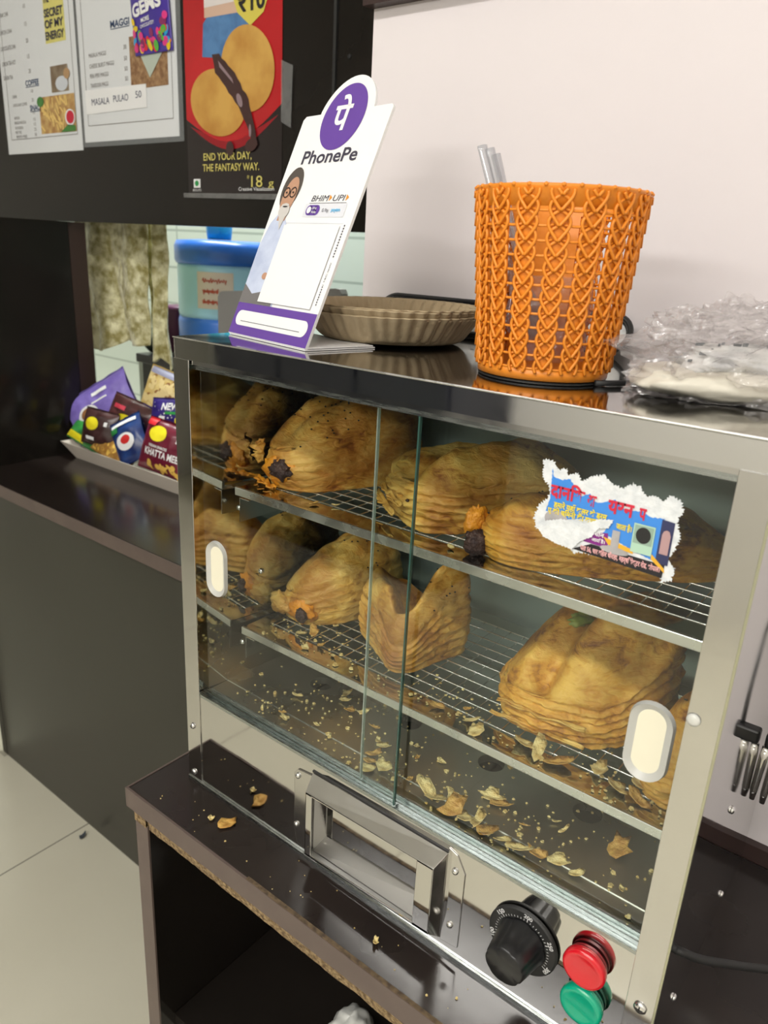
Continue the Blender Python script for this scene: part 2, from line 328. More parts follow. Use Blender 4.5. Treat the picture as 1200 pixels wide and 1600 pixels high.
ragged(-.0505, -.0472, -.034, -.0222, -.0235, -.0052, 20, .001, 5).build('chipboard_core', MT['chip'], t)
MB().box(-.024, -.0045, -.0492, -.0472, FZ, -.034).build('leg_edge_band', MT['edge'], t)
MB().box(-.004, 1.3, .235, .25, FZ, -.0335).build('back_panel', MT['lam'], t)
MB().box(1.28, 1.3, -.047, .235, FZ, -.0225).build('side_panel', MT['lam'], t)
MB().box(-.0045, 1.28, -.03, .235, -.320, -.302).build('inner_shelf', MT['lam'], t)
# white bag on the inner shelf
mb = MB()
def bagf(u, v):
    a = 2 * math.pi * u; ph = math.pi * (v - .5); q = Vector((math.cos(a) * math.cos(ph), math.sin(a) * math.cos(ph), math.sin(ph)))
    k = 1 + .18 * fn3(q * 3, 1); return Vector((.172, .06, -.275)) + Vector((q.x * .022, q.y * .03, q.z * .030)) * k
mb.grid(30, 18, bagf, True)
tag(mb.build('plastic_bag', mat('white_bag', (.6, .6, .56), .5), smooth=True, loc=(.172, .06, -.301)), 'crumpled whitish bag on the shelf inside the dark table', 'bag')
# ================================================================== FOOD WARMER
wm = thing('food_warmer', 'stainless steel and glass counter-top food warmer filled with puff pastries', 'food warmer', (.23, .131, 0))
def part(mb, name, m, **k): return mb.build(name, MT[m] if isinstance(m, str) else m, k.pop('parent', wm), **k)
part(MB().box(0, W, 0, D, H - .0015, H), 'top_panel', 'top', bevel=.0006)
part(MB().box(.0002, W - .0002, .0001, .0012, .4165, H - .0016), 'header_strip', steel('header_steel', (.74, .74, .74), .03, .09, 40, .015))
part(MB().box(.012, .448, .0013, .0045, .413, .4165), 'header_lip', 'chrome2')
def post(x0, x1, xs, m):
    mb = MB().box(x0, x1, -.0010, .0, .0, .4165)
    c = .5 * (x0 + x1)
    return part(mb, 'corner_post', m, bevel=.0003)
part(MB().box(-.0002, W + .0002, -.0012, .0004, H - .0011, H + .0001), 'edge_highlight', 'lip', bevel=.0005)  # bright strip added to draw the highlight along the top front edge
post(0, .0195, 0, 'chrome'); post(.4425, .46, 1, 'chrome2')
part(MB().box(0, .001, .0, D, .001, H - .0016), 'side_panel', 'chrome')
part(MB().box(W - .001, W, .0, D, .001, H - .0016), 'side_panel', 'chrome')
part(MB().box(W - .0001, W + .0012, -.0012, .0006, .0, H - .002), 'side_flange', mat('folded_edge', (.50, .50, .36), .3, .8))
part(MB().box(.001, W - .001, D - .001, D, .001, H - .0016), 'outer_back', 'chrome2')
part(MB().prism(Frame((0, 0, .0995), (1, 0, 0), (0, 1, 0)), [(.0100, .0008), (.0105, .0008), (.0300, .246), (.0295, .246)], 0, .317), 'inner_side_lining', 'lining')
part(MB().box(.4485, .449, .0008, .246, .0995, .4165), 'inner_side_lining', 'lining')
part(MB().box(.012, .4485, .246, .2465, .0995, .4165), 'inner_back_lining', 'back')
part(MB().box(.012, .4485, .014, .246, .4166, .4172), 'inner_ceiling', 'back')
part(MB().box(.019, .443, 0, .001, .0, .1005), 'lower_front_panel', 'chrome')
part(MB().box(.0, .46, -.0022, -.0002, -.0, .0035), 'bottom_rail', 'alu')
# rails for the sliding panes
mb = MB().box(.0122, .4483, .0003, .0168, .0975, .1003)
for y in (.0, .0075, .0145): mb.box(.019, .4425, y, y + .0009, .1005, .1035)
part(mb, 'bottom_rail', 'alu')
mb = MB()
for y in (.0035, .0098, .0150): mb.box(.0195, .4425, y, y + .0008, .409, .4165)
part(mb, 'top_rail', 'alu')
# crumb plate with punched holes
holes = [(.087, .0965), (.190, .1035), (.277, .1035), (.3655, .1015)]; hr = .0115; hs = .02
mb = MB(); z1 = .099; y0, y1 = .017, .2455; n = 32; xs = .0125
def rq(a, b_, c, d): mb.add([(a, c, z1), (b_, c, z1), (b_, d, z1), (a, d, z1)], [(0, 1, 2, 3)])
rq(.0135, .448, .017, .038)
mb.add([(.0125, .0385, z1 + .0009), (.448, .0385, z1 + .0009), (.448, .038, z1), (.0125, .038, z1)], [(0, 1, 2, 3)])
zt = z1 + .0009; z1 = zt; y0 = .0385
for hx, hy in holes:
    rq(xs, hx - hs, y0, y1); rq(hx - hs, hx + hs, y0, hy - hs); rq(hx - hs, hx + hs, hy + hs, y1)
    vs = []; 
    for k in range(n):
        a = 2 * math.pi * k / n; c, s_ = math.cos(a), math.sin(a); q = hs / max(abs(c), abs(s_)); vs += [(hx + c * q, hy + s_ * q, z1), (hx + c * hr, hy + s_ * hr, z1), (hx + c * hr * .96, hy + s_ * hr * .96, z1 - .007)]
    mb.add(vs, [f for k in range(n) for f in ((3 * k, 3 * ((k + 1) % n), 3 * ((k + 1) % n) + 1, 3 * k + 1), (3 * k + 1, 3 * ((k + 1) % n) + 1, 3 * ((k + 1) % n) + 2, 3 * k + 2))])
    xs = hx + hs
rq(xs, .448, y0, y1)
part(mb, 'crumb_plate', 'tray', fixn=False)
part(MB().box(.012, .4485, .002, .246, .004, .006), 'heater_floor', mat('dark_heater_floor', (.05, .05, .045), .5))
# two wire shelves
for zs, yl, sd in ((.300, .0425, 1), (.157, .0485, 2)):
    s = part(MB().box(.0235, .4483, yl, yl + .003, zs - .0065, zs + .0012), 'wire_shelf', 'lip', bevel=.0006)
    part(MB().box(.0235, .4483, yl + .003, yl + .024, zs - .0008, zs).box(.0235, .4483, .226, .2455, zs - .0008, zs).box(.0235, .038, yl + .024, .226, zs - .0008, zs).box(.436, .4483, yl + .024, .226, zs - .0008, zs), 'shelf_border', 'lining', parent=s)
    mb = MB(); dx = .0150; rnd = random.Random(sd); ya = yl + .022; yb = .229
    k = 0; x = .040
    while x < .437:
        mb.tube([(x, ya + (yb - ya) * i / 16, zs - .0017) for i in range(17)], .00062, 6); x += dx; k += 1
    y = ya + .006; k = 0
    while y < yb:
        mb.tube([(.034 + .404 * i / 38, y, zs - .0006) for i in range(39)], .00066, 6); y += dx; k += 1
    part(mb, 'wire_mesh', 'wire', parent=s, smooth=True)
    mb = MB().box(.0275, .0281, yl + .002, .20, zs - .032, zs - .0085).box(.0281, .040, yl + .002, .20, zs - .0095, zs - .0087)
    part(mb, 'shelf_bracket', 'chrome2', parent=s)
    part(MB().box(.4477, .4483, yl + .012, .22, zs - .032, zs - .0085), 'shelf_bracket', 'chrome2', parent=s)
for y, z in ((.081, .2045), (.147, .1707), (.056, .276), (.058, .135)):
    mb = MB().lathe([(.0, .0025), (.0018, .0022), (.0028, .001), (.003, 0)][::-1], Matrix.Translation((.0106 + y * .0795, y, z)) @ Matrix.Rotation(R(90), 4, 'Y'), 16)
    part(mb, 'rivet', 'screw', smooth=True)
# sliding panes with finger pulls
def stadium(F, hw, hh, d, n=14): 
    return [(hw * math.cos(a), (hh - hw) + hw * math.sin(a)) for a in [math.pi * k / n for k in range(n + 1)]] + [(-hw * math.cos(a), -(hh - hw) - hw * math.sin(a)) for a in [math.pi * k / n for k in range(n + 1)]]
def pane(x0, x1, y, px, pz, hw, hh):
    g = part(MB().box(x0, x1, y, y + .0003, .102, .4162), 'glass_pane', 'glass')
    mb = MB().box(x1 - .0012 if x0 < .1 else x0, x1 if x0 < .1 else x0 + .0010, y - .0012, y + .0014, .102, .4155)
    part(mb, 'pane_edge', 'glassedge' if x0 < .1 else glassy('bright_glass_edge', (.65, .78, .72), 1.5, .1, .1, (.7, .8, .76), .35), parent=g)
    F = Frame((px, y, pz), (1, 0, 0), (0, 0, 1)); o = stadium(F, hw, hh, 0); i = stadium(F, hw * .62, hh * .80, 0); o2 = stadium(F, hw * .93, hh * .965, 0); mb = MB(); n = len(o)
    for a, da, b_, db in ((o, 0, o2, .0032), (o2, .0032, i, .0008)):
        mb.add([F.p(q[0], q[1], da) for q in a] + [F.p(q[0], q[1], db) for q in b_], [(k, (k + 1) % n, n + (k + 1) % n, n + k) for k in range(n)])
    r = part(mb, 'finger_pull', 'greyrim', parent=g, smooth=True)
    part(MB().prism(F, i, .0002, .0009), 'pull_centre', 'cream', parent=r)
    return g
pane(.0195, .2480, .0052, .0432, .2382, .0128, .0262)
pane(.2075, .4425, .0118, .4225, .2430, .0137, .0268)
# screws on the corner posts and side
def screw(x, y, z, F, r=.0035, slot=True, parent=None):
    m = F.M(); m.translation = (x, y, z)
    o = part(MB().lathe([(r, 0), (r, .0007), (r * .8, .0016), (r * .4, .0021), (.0001, .0022)], m, 20), 'screw', 'screw', smooth=True, parent=parent or wm)
    f = Frame((x, y, z), F.ex, F.ey)
    if slot: part(MB().prism(f, [(-r * .55, -r * .1), (r * .55, -r * .1), (r * .55, r * .1), (-r * .55, r * .1)], .0019, .00235).prism(f, [(-r * .1, -r * .55), (r * .1, -r * .55), (r * .1, r * .55), (-r * .1, r * .55)], .0019, .00235), 'cross_slot', 'blackm', parent=o)
FF = Frame((0, 0, 0), (1, 0, 0), (0, 0, 1)); FS = Frame((0, 0, 0), (0, 1, 0), (0, 0, 1))
for x, z, r in ((.0087, .0642, .003), (.0083, .0108, .003), (.4517, .0645, .0042)): screw(x, -.0012, z, FF, r)
part(MB().lathe([(.004, 0), (.0037, .0012), (.002, .002), (.0001, .0022)], FF.M() @ Matrix.Translation((.4464, .2755, .001)), 16), 'glue_drop', mat('glue', (.6, .6, .56), .3), smooth=True)
for y, z in ((.1778, .0227), (.061, .0202), (.119, .1459)): screw(W + .0001, y, z, FS, .003, False)
# pull-out drawer handle frame
hd = part(MB().prism(FF, [(.168, .0915), (.3025, .0930), (.3025, .0900), (.168, .0885)], .0, .0001), 'drawer_pull', 'chrome')
mb = MB()
def slab(pts, th, nrm):
    n = Vector(nrm) * th; vs = [Vector(p) for p in pts]; vs += [p + n for p in vs]; k = len(pts)
    mb.add(vs, [tuple(range(k))[::-1], tuple(range(k, 2 * k))] + [(i, (i + 1) % k, k + (i + 1) % k, k + i) for i in range(k)])
yf = -.0140
slab([(.1665, -.0005, .0925), (.303, -.0005, .0935), (.2995, yf, .0862), (.1712, yf, .0835)], .0012, (0, 0, -1))         # top face
slab([(.303, -.0005, .0925), (.303, -.0005, .012), (.2995, yf, .0245), (.2995, yf, .0862)], .0012, (-1, 0, 0))           # right cheek
slab([(.1665, -.0005, .092), (.1665, -.0005, .010), (.1712, yf, .0195), (.1712, yf, .0835)], .0012, (1, 0, 0))           # left cheek
part(mb, 'pull_frame', 'chrome2', parent=hd, bevel=.0004)
mb = MB(); slab([(.168, -.0005, .0105), (.3025, -.0005, .012), (.2990, yf, .0240), (.1716, yf, .0195)], .0010, (0, 0, 1))
part(mb, 'pull_bottom', mat('brightened_steel', (.80, .80, .79), .42, .9), parent=hd)  # whiter steel: the brightness of a reflection put into its colour
mb = MB()
slab([(.1712, yf, .0835), (.2995, yf, .0862), (.2995, yf, .0842), (.1712, yf, .0815)], .0008, (0, 1, 0))
slab([(.2845, yf, .0858), (.2995, yf, .0862), (.2995, yf, .0235), (.2845, yf, .0230)], .0008, (0, 1, 0))
slab([(.1712, yf, .0835), (.1780, yf, .0837), (.1780, yf, .0195), (.1712, yf, .0195)], .0008, (0, 1, 0))
slab([(.1712, yf, .0215), (.2995, yf, .0265), (.2995, yf, .0240), (.1712, yf, .0190)], .0008, (0, 1, 0))
part(mb, 'pull_face', 'chrome', parent=hd, bevel=.0004)
part(MB().prism(FF, [(.146, .026), (.150, .010), (.1665, .008), (.1665, .090), (.150, .088), (.146, .083)], .0, .0012), 'flange', 'chrome2', parent=hd, bevel=.0005)
part(MB().prism(FF, [(.303, .011), (.3185, .013), (.3185, .083), (.311, .096), (.303, .099)], .0, .0012), 'flange', 'chrome', parent=hd, bevel=.0005)
part(MB().box(.1665, .3035, -.0009, .0, .0932, .0950), 'gap_shade_strip', 'blackm', parent=hd)  # black strip painting the shade in the gap above the pull
for x, z in ((.1505, .0815), (.1495, .030), (.3105, .082), (.3105, .031)): screw(x, -.0013, z, FF, .0026, False, hd)
# thermostat knob with its graduated dial
kx, kz = .3692, .0602
kn = part(MB().lathe([(.0258, .0008), (.0262, .0014), (.0262, .0030), (.0250, .0040)], FF.M() @ Matrix.Translation((kx, kz, 0)), 64), 'thermostat_dial', 'blackm', smooth=False, bevel=.0002)
part(MB().lathe([(.0055, .0001), (.0055, .0012)], FF.M() @ Matrix.Translation((kx, kz, 0)), 24), 'spindle_collar', 'black', parent=kn)
def flute(a, j): return 1 - .055 * (max(0, math.cos(a * 7)) ** 3) * (1 if j < 6 else .5)
part(MB().lathe([(.0185, .004), (.0183, .0055), (.0176, .008), (.0163, .015), (.0152, .023), (.0143, .0285), (.0132, .0295), (.0001, .0290)], FF.M() @ Matrix.Translation((kx, kz, 0)) @ Matrix.Rotation(.3, 4, 'Z'), 84, flute), 'grip', 'black', parent=kn, smooth=True)
mb = MB(); FD = Frame((kx, -.0040, kz), (1, 0, 0), (0, 0, 1))
for i in range(33):
    a = R(196 - i * 7.0); big = i % 8 == 0; r0, r1 = .0193, (.0218 if big else .0207)
    mb.line(FD, r0 * math.cos(a), r0 * math.sin(a), r1 * math.cos(a), r1 * math.sin(a), .0005 if big else .0004, .0002)
for i, s in enumerate(('100', '150', '200', '250', '300')):
    a = R(196 - i * 56); text(mb, FD, s, (.0219) * math.cos(a), .0219 * math.sin(a), .0031, .0002, .0064, .02, 'C', rot=a - math.pi / 2)
part(mb, 'dial_numerals', 'dial', parent=kn, fixn=False)
# two indicator lamps
for nm, x, z, a, b_ in (('red_indicator_lamp', .4152, .0755, 'red', 'redb'), ('green_indicator_lamp', .4175, .0448, 'green', 'greenb')):
    m = FF.M() @ Matrix.Translation((x, z, 0))
    l = part(MB().lathe([(.0118, .0005), (.0130, .0012), (.0130, .0035), (.0112, .0037)], m, 48), nm, b_, smooth=False)
    part(MB().lathe([(.0105, .0036), (.0140, .0040), (.0146, .0055), (.0146, .0090), (.0136, .0106), (.0118, .0110), (.0100, .0104), (.0001, .0104)], m, 56), 'lens', a, parent=l, smooth=True)
# power cable leaving the side
part(MB().tube([(W - .001, .029, .0925), (.4635, .032, .0905), (.4696, .0387, .085), (.4758, .044, .0824), (.4816, .0497, .080), (.488, .0585, .0755), (.4948, .0683, .070), (.5015, .078, .065), (.5084, .0878, .060), (.520, .101, .0535), (.536, .116, .043), (.560, .134, .028), (.585, .148, .014), (.615, .160, .0060), (.66, .172, .0044), (.75, .19, .0044)], .0028, 12), 'power_cable', 'rub', smooth=True)
# torn advert sticker on the right pane
so = [(.3347, .3959), (.3406, .3948), (.3502, .393), (.3584, .391), (.3615, .3967), (.3668, .3925), (.3721, .3896), (.3820, .3975), (.3880, .394), (.3936, .3928), (.4016, .3972), (.4060, .393), (.4099, .3895), (.4137, .3965), (.4182, .3898), (.4194, .3757), (.4219, .3654), (.4186, .3532), (.4206, .3462), (.4134, .3432), (.4112, .3478), (.3572, .3433), (.3500, .3455), (.3409, .3493), (.3348, .3504), (.334, .3626), (.3393, .3741), (.337, .386)]
# shift from the outer plane to the inner pane
def jag(pts, amp, st, sd):
    out = []; 
    for i in range(len(pts)):
        a = Vector(pts[i]); b_ = Vector(pts[(i + 1) % len(pts)]); m = max(1, int((b_ - a).length / st)); nrm = Vector((b_.y - a.y, a.x - b_.x)).normalized()
        for k in range(m):
            q = a.lerp(b_, k / m); out.append(tuple(q + nrm * (amp * (fn3((q.x * 900, q.y * 900, sd), 1) + .7 * ((k % 2) - .5)))))
    return out
so = [(.3335, .3965), (.3395, .3975), (.3440, .3925), (.3485, .3945), (.3500, .3905), (.3560, .3935), (.3590, .3890), (.3640, .3930), (.3715, .3955), (.3770, .3915), (.3830, .3900), (.3880, .3945), (.3925, .3935), (.3965, .3890), (.4015, .3905), (.4060, .3880), (.4095, .3925), (.4150, .3910), (.4175, .3850), (.4150, .3790), (.4185, .3700), (.4165, .3620), (.4130, .3570), (.4185, .3530), (.4180, .3450), (.4125, .3430), (.4095, .3480), (.3670, .3470), (.3600, .3450), (.3540, .3490), (.3490, .3540), (.3440, .3530), (.3390, .3560), (.3345, .3530), (.3320, .3600), (.3345, .3690), (.3395, .3740), (.3400, .3800), (.3345, .3860)]
SY = .0055 + .006
FP = Frame((0, SY, 0), (1, 0, 0), (0, 0, 1))
st = part(MB().prism(FP, jag(so, .0013, .0008, 2), .0, .00035), 'torn_sticker', 'torn')
blue = [(.3400, .3935), (.3415, .3880), (.3460, .3870), (.3520, .3885), (.3560, .3840), (.3600, .3800), (.3650, .3830), (.3685, .3790), (.3720, .3790), (.3800, .3830), (.3850, .3790), (.3900, .3790), (.3960, .3800), (.4010, .3780), (.4085, .3790), (.4090, .3530), (.3960, .3560), (.3760, .3620), (.3800, .3700), (.3700, .3690), (.3520, .3640), (.3390, .3660), (.3410, .3740)]
part(MB().poly(FP, jag(blue, .0004, .0012, 5), .0005), 'blue_print', 'pblue', parent=st)
low = [(.3640, .3600), (.3720, .3570), (.3760, .3625), (.3830, .3620), (.4130, .3780), (.4135, .3475), (.3560, .3475), (.3590, .3530)]
part(MB().poly(FP, [(.3590, .3475), (.4125, .3452), (.4130, .3530), (.3700, .3535)], .0007), 'black_print', 'pblack', parent=st)
part(MB().poly(FP, [(.3650, .3540), (.3690, .3605), (.3790, .3625), (.3800, .3535)], .0007), 'magenta_patch', 'pmag', parent=st)
part(MB().poly(FP, [(.4075, .3785), (.4145, .378), (.4145, .353), (.4075, .353)], .0007), 'navy_patch', 'pnavy', parent=st)
part(MB().poly(FP, [(.3765, .3600), (.3940, .3570), (.3950, .3545), (.3800, .3560)], .0009).poly(FP, [(.4050, .3575), (.4130, .3510), (.4135, .3485), (.4050, .3545)], .0009), 'amber_print', 'pamber', parent=st)
part(MB().disc(FP, .3465, .3625, .0075, .0055, .0007), 'bowl_print', 'psteel', parent=st)
part(MB().rect(FP, .3815, .3860, .3545, .3655, .0011), 'chimney_duct_print', 'psteel', parent=st)
part(MB().disc(FP, .3840, .3535, .0085, .0022, .0010), 'chimney_hood_print', 'psteel', parent=st)
mb = MB().rect(FP, .3930, .4050, .3560, .3730, .0012); part(mb, 'air_cooler_print', 'pgreen', parent=st)
mb = MB().rect(FP, .3937, .4043, .3615, .3722, .0013); mb.cur = 1; mb.disc(FP, .3990, .3668, .0042, .0047, .0014); part(mb, 'cooler_grille_print', [mat('cooler_face', (.28, .40, .32), .5), MT['blackm']], parent=st)
mb = MB().prism(FP, [(x * .0032 + .4112, y * 1 + .3660) for x, y in stadium(FP, 1, .010, 0)] if False else [(.4088, .3590), (.4135, .3590), (.4135, .3700), (.4125, .3725), (.4110, .3730), (.4095, .3722), (.4088, .3700)], .0010, .0011); part(mb, 'door_print', mat('mauve_print', (.45, .28, .28), .5), parent=st)
mb = MB(); mb2 = MB()
text(mb2, FP, 'दानिश', .3408, .3762, .0078, .0010, .0215, .035); text(mb2, FP, 'आ', .3640, .3760, .0070, .0010, .0055, .035)
text(mb2, FP, 'यरन', .3765, .3752, .0080, .0010, .0150, .035); text(mb2, FP, 'प', .3945, .3755, .0072, .0010, .0040, .035)
part(mb2, 'red_lettering', 'pred', parent=st, fixn=False)
mb3 = MB()
text(mb3, FP, 'हमारे यहाँ कूलर के ड्रम', .3440, .3700, .0034, .0010, .0330, .03); text(mb3, FP, 'ए की चिमनी का काम किया', .3405, .3658, .0034, .0010, .0390, .03); text(mb3, FP, 'जाता है।', .3830, .3668, .0034, .0010, .009, .03)
part(mb3, 'yellow_lettering', 'pyel', parent=st, fixn=False)
mb4 = MB(); text(mb4, FP, 'पता 56, चार विहार चौराहा, महर्षि सेक्टर रोड, भोपाल।', .3640, .3485, .0030, .0011, .0470, .03)
part(mb4, 'pink_lettering', 'ppink', parent=st, fixn=False)
mb5 = MB(); text(mb5, FP, 'चीन', .3710, .3592, .0026, .0011, .006, .02); text(mb5, FP, 'आदि है।', .3700, .3558, .0020, .0011, .008, .02)
part(mb5, 'white_lettering', 'ink', parent=st, fixn=False)
part(MB().poly(FP, jag([(.3345, .3560), (.3395, .3600), (.3500, .3640), (.3640, .3650), (.3740, .3700), (.3815, .3715), (.3790, .3660), (.3730, .3640), (.3700, .3580), (.3640, .3540), (.3590, .3470), (.3500, .3480), (.3400, .3500)], .0005, .001, 8), .0016), 'torn_patch', 'torn', parent=st)
# ================================================================== PUFF PASTRIES
def ptseg(x, y, a, b_, c, d):
    vx, vy = c - a, d - b_; tt = max(0, min(1, ((x - a) * vx + (y - b_) * vy) / (vx * vx + vy * vy + 1e-9))); return math.hypot(x - a - vx * tt, y - b_ - vy * tt), tt
def pastry(label, zb, corners, ctr, m, sd, ridges=(), layers=1.0, rnd_=5, lean=(0, 0), seeds=None, cutang=None):
    cx, cy, ch = ctr; N = 200; rs = []; hb = []
    for k in range(N):
        a = 2 * math.pi * k / N; dx, dy = math.cos(a), math.sin(a); best = None
        for i in range(len(corners)):
            x1, y1, h1 = corners[i]; x2, y2, h2 = corners[(i + 1) % len(corners)]; ex, ey = x2 - x1, y2 - y1; det = dx * ey - dy * ex
            if abs(det) < 1e-9: continue
            tt = ((x1 - cx) * ey - (y1 - cy) * ex) / det; u = ((x1 - cx) * dy - (y1 - cy) * dx) / det
            if tt > 0 and -.001 <= u <= 1.001 and (best is None or tt > best[0]): best = (tt, h1 + (h2 - h1) * u)
        rs.append(best[0]); hb.append(best[1])
    for _ in range(2):
        rs = [sum(rs[(k + j) % N] for j in range(-rnd_, rnd_ + 1)) / (2 * rnd_ + 1) for k in range(N)]
        hb = [sum(hb[(k + j) % N] for j in range(-rnd_, rnd_ + 1)) / (2 * rnd_ + 1) for k in range(N)]
    rows = []; NS, NTp = 31, 26
    def P3(k, rf, z, side):
        a = 2 * math.pi * k / N; r = rs[k] * rf; x = cx + r * math.cos(a) + lean[0] * z; y = cy + r * math.sin(a) + lean[1] * z; return x, y
    vs = []
    for s_ in range(NS):
        q = s_ / (NS - 1)
        for k in range(N):
            a = 2 * math.pi * k / N
            rf = .90 + .10 * math.sin(math.pi * (.12 + .78 * q))
            fl = layers * (.0017 * (1 if s_ % 5 < 2 else -.5) * (1 + 1.8 * fn3((math.cos(a) * 5, math.sin(a) * 5, (s_ // 5) * 1.7 + sd), 1)) + .0030 * fn3((math.cos(a) * 4 + sd, math.sin(a) * 4, q * 5), 1) + .0012 * fn3((math.cos(a) * 22 + sd, math.sin(a) * 22, q * 14), 1))
            z = hb[k] * .84 * q + .0012 * fn3((a * 6, s_, sd), 1) * min(1, q * 6)
            x, y = P3(k, rf, z, 1); vs.append([x + math.cos(a) * fl, y + math.sin(a) * fl, zb + max(0, z)])
    for t_ in range(1, NTp + 1):
        q = t_ / NTp
        for k in range(N):
            a = 2 * math.pi * k / N
            z = hb[k] * (.84 + .16 * math.sin(min(1, q * 3.2) * math.pi / 2)); e = q * q * (3 - 2 * q); z = z * (1 - e) + ch * e + .006 * math.sin(math.pi * q)
            rf = (1 - q) ** .9 * .985 + .0001; x, y = P3(k, rf, z, 0)
            for (a0, b0, a1, b1, amp, wd) in ridges:
                dd, _t = ptseg(x, y, a0, b0, a1, b1); z += amp * math.exp(-(dd / wd) ** 2) * min(1, q * 5)
            z += .0055 * fn3((x * 34, y * 34, sd), 1) + .0018 * fn3((x * 90, y * 90, sd + 3), 1) + .0004 * fn3((x * 240, y * 240, sd + 5), 1)
            vs.append([x, y, zb + max(.003, z)])
    T = NS + NTp; fs = [(j * N + k, j * N + (k + 1) % N, (j + 1) * N + (k + 1) % N, (j + 1) * N + k) for j in range(T - 1) for k in range(N)]
    fs.append(tuple(range(N))[::-1]); fs.append(tuple((T - 1) * N + k for k in range(N)))
    t = thing('puff_pastry', label, 'pastry', (cx, cy, zb), 'puff pastries in the warmer')
    mb = MB().add(vs, fs); o = mb.build('crust', m, t, smooth=True)
    if seeds:
        rnd = random.Random(sd * 7 + 1); sm = MB()
        for _ in range(seeds[0]):
            sx = rnd.gauss(seeds[1], seeds[3]); sy = rnd.gauss(seeds[2], seeds[3])
            cand = min((v for v in vs[NS * N:]), key=lambda v: (v[0] - sx) ** 2 + (v[1] - sy) ** 2)
            sm.add([(cand[0] + c[0] * .0013, cand[1] + c[1] * .0013, cand[2] + .0008 + c[2] * .0009) for c in ((1, 0, 0), (0, 1, 0), (-1, 0, 0), (0, -1, 0), (0, 0, 1), (0, 0, -1))], [(0, 1, 4), (1, 2, 4), (2, 3, 4), (3, 0, 4), (1, 0, 5), (2, 1, 5), (3, 2, 5), (0, 3, 5)])
        sm.build('black_seeds', MT['seed'], t)
    return t
def blob(t, name, m, c, rx, ry, rz, sd, rot=0, rough=.25, n=26):
    mb = MB(); ca, sa = math.cos(rot), math.sin(rot)
    def f(u, v):
        a = 2 * math.pi * u; ph = math.pi * (v - .5); q = Vector((math.cos(a) * math.cos(ph), math.sin(a) * math.cos(ph), math.sin(ph)))
        k = 1 + rough * fn3(q * 2.3 + Vector((sd, 0, 0)), 1) + rough * .6 * fn3(q * 6 + Vector((sd, 0, 0)), 1); x, y, z = q.x * rx * k, q.y * ry * k, q.z * rz * k
        return Vector((c[0] + x * ca - y * sa, c[1] + x * sa + y * ca, c[2] + z))
    mb.grid(n, n // 2 + 3, f, True); return mb.build(name, MT[m] if isinstance(m, str) else m, t, smooth=True)
def sheetflake(t, name, m, c, ex, ey, L, Wd, sd, curl=.003):
    """a torn lip of pastry"""
    ex = Vector(ex).normalized(); ey = Vector(ey).normalized(); nn = ex.cross(ey); mb = MB()
    def f(u, v):
        w_ = Wd * (1 + .9 * fn3((u * 9, sd, 0), 1)) * math.sin(math.pi * (.08 + .84 * u)) ** .5; q = Vector(c) + ex * (L * (u - .5)) + ey * (w_ * v) + nn * (curl * (math.sin(v * 2.2) + 1.3 * fn3((u * 5, v * 2, sd), 1))); return q
    mb.grid(34, 7, f); o = mb.build(name, MT[m] if isinstance(m, str) else m, t, smooth=True)
    s = o.modifiers.new('th', 'SOLIDIFY'); s.thickness = .0012; s.offset = 0; return o
S1, S2 = .3003, .1573
# upper shelf
t = pastry('seeded puff pastry at the left of the upper shelf, orange filling at its open end', S1,
    [(.020, .080, .040), (.046, .064, .042), (.082, .076, .050), (.102, .120, .066), (.120, .170, .066), (.112, .215, .055), (.074, .230, .050), (.038, .180, .058), (.025, .120, .055)], (.066, .140, .074), P1M, 1.1,
    [(.03, .09, .10, .20, .004, .02), (.05, .08, .09, .19, -.004, .006)], seeds=(42, .070, .125, .024), layers=.28)
blob(t, 'orange_crust', 'rim', (.052, .076, S1 + .016), .022, .010, .015, 3, .15, .3)
blob(t, 'filling', 'fill', (.056, .069, S1 + .018), .012, .006, .009, 5, .2, .35)
sheetflake(t, 'torn_lip', 'rim', (.034, .073, S1 + .003), (1, -.35, 0), (-.2, -1, .25), .040, .008, 2)
sheetflake(t, 'torn_lip', P1M, (.026, .076, S1 + .030), (.3, -.2, 1), (-1, -.5, .1), .026, .009, 6)
t = pastry('broad folded puff pastry in the middle of the upper shelf, layered edge facing the glass', S1,
    [(.130, .126, .034), (.160, .092, .040), (.206, .066, .046), (.232, .084, .046), (.262, .120, .050), (.305, .160, .046), (.280, .205, .045), (.215, .215, .045), (.150, .180, .036)], (.212, .142, .053), P2M, 2.4,
    [(.208, .070, .245, .170, .010, .012), (.185, .085, .215, .18, -.008, .012), (.140, .13, .26, .19, .004, .015)], .95)
blob(t, 'burnt_spot', 'fill', (.192, .0745, S1 + .020), .003, .0012, .003, 8, -.4, .3, 14)
sheetflake(t, 'flaky_layer', P2M, (.158, .092, S1 + .010), (1, -.85, 0), (-.6, -.8, .1), .066, .006, 3, .002)
sheetflake(t, 'flaky_layer', P2M, (.168, .086, S1 + .020), (1, -.75, 0), (-.5, -.8, .15), .060, .005, 9, .002)
t = pastry('long flat puff pastry lying at the right of the upper shelf behind the torn sticker', S1,
    [(.254, .082, .036), (.272, .056, .034), (.300, .060, .036), (.350, .086, .038), (.396, .122, .034), (.424, .150, .024), (.424, .176, .018), (.400, .190, .028), (.350, .166, .038), (.300, .130, .040), (.262, .104, .040)], (.338, .120, .043), P3M, 3.6,
    [(.275, .075, .40, .165, .003, .02), (.279, .056, .266, .098, -.004, .003)], .3, seeds=(8, .30, .095, .02))
blob(t, 'filling', 'fill', (.2640, .0640, S1 + .009), .008, .009, .010, 7, -.9, .3)
blob(t, 'orange_crust', 'rim', (.2560, .0760, S1 + .020), .005, .011, .012, 4, -.5, .3)
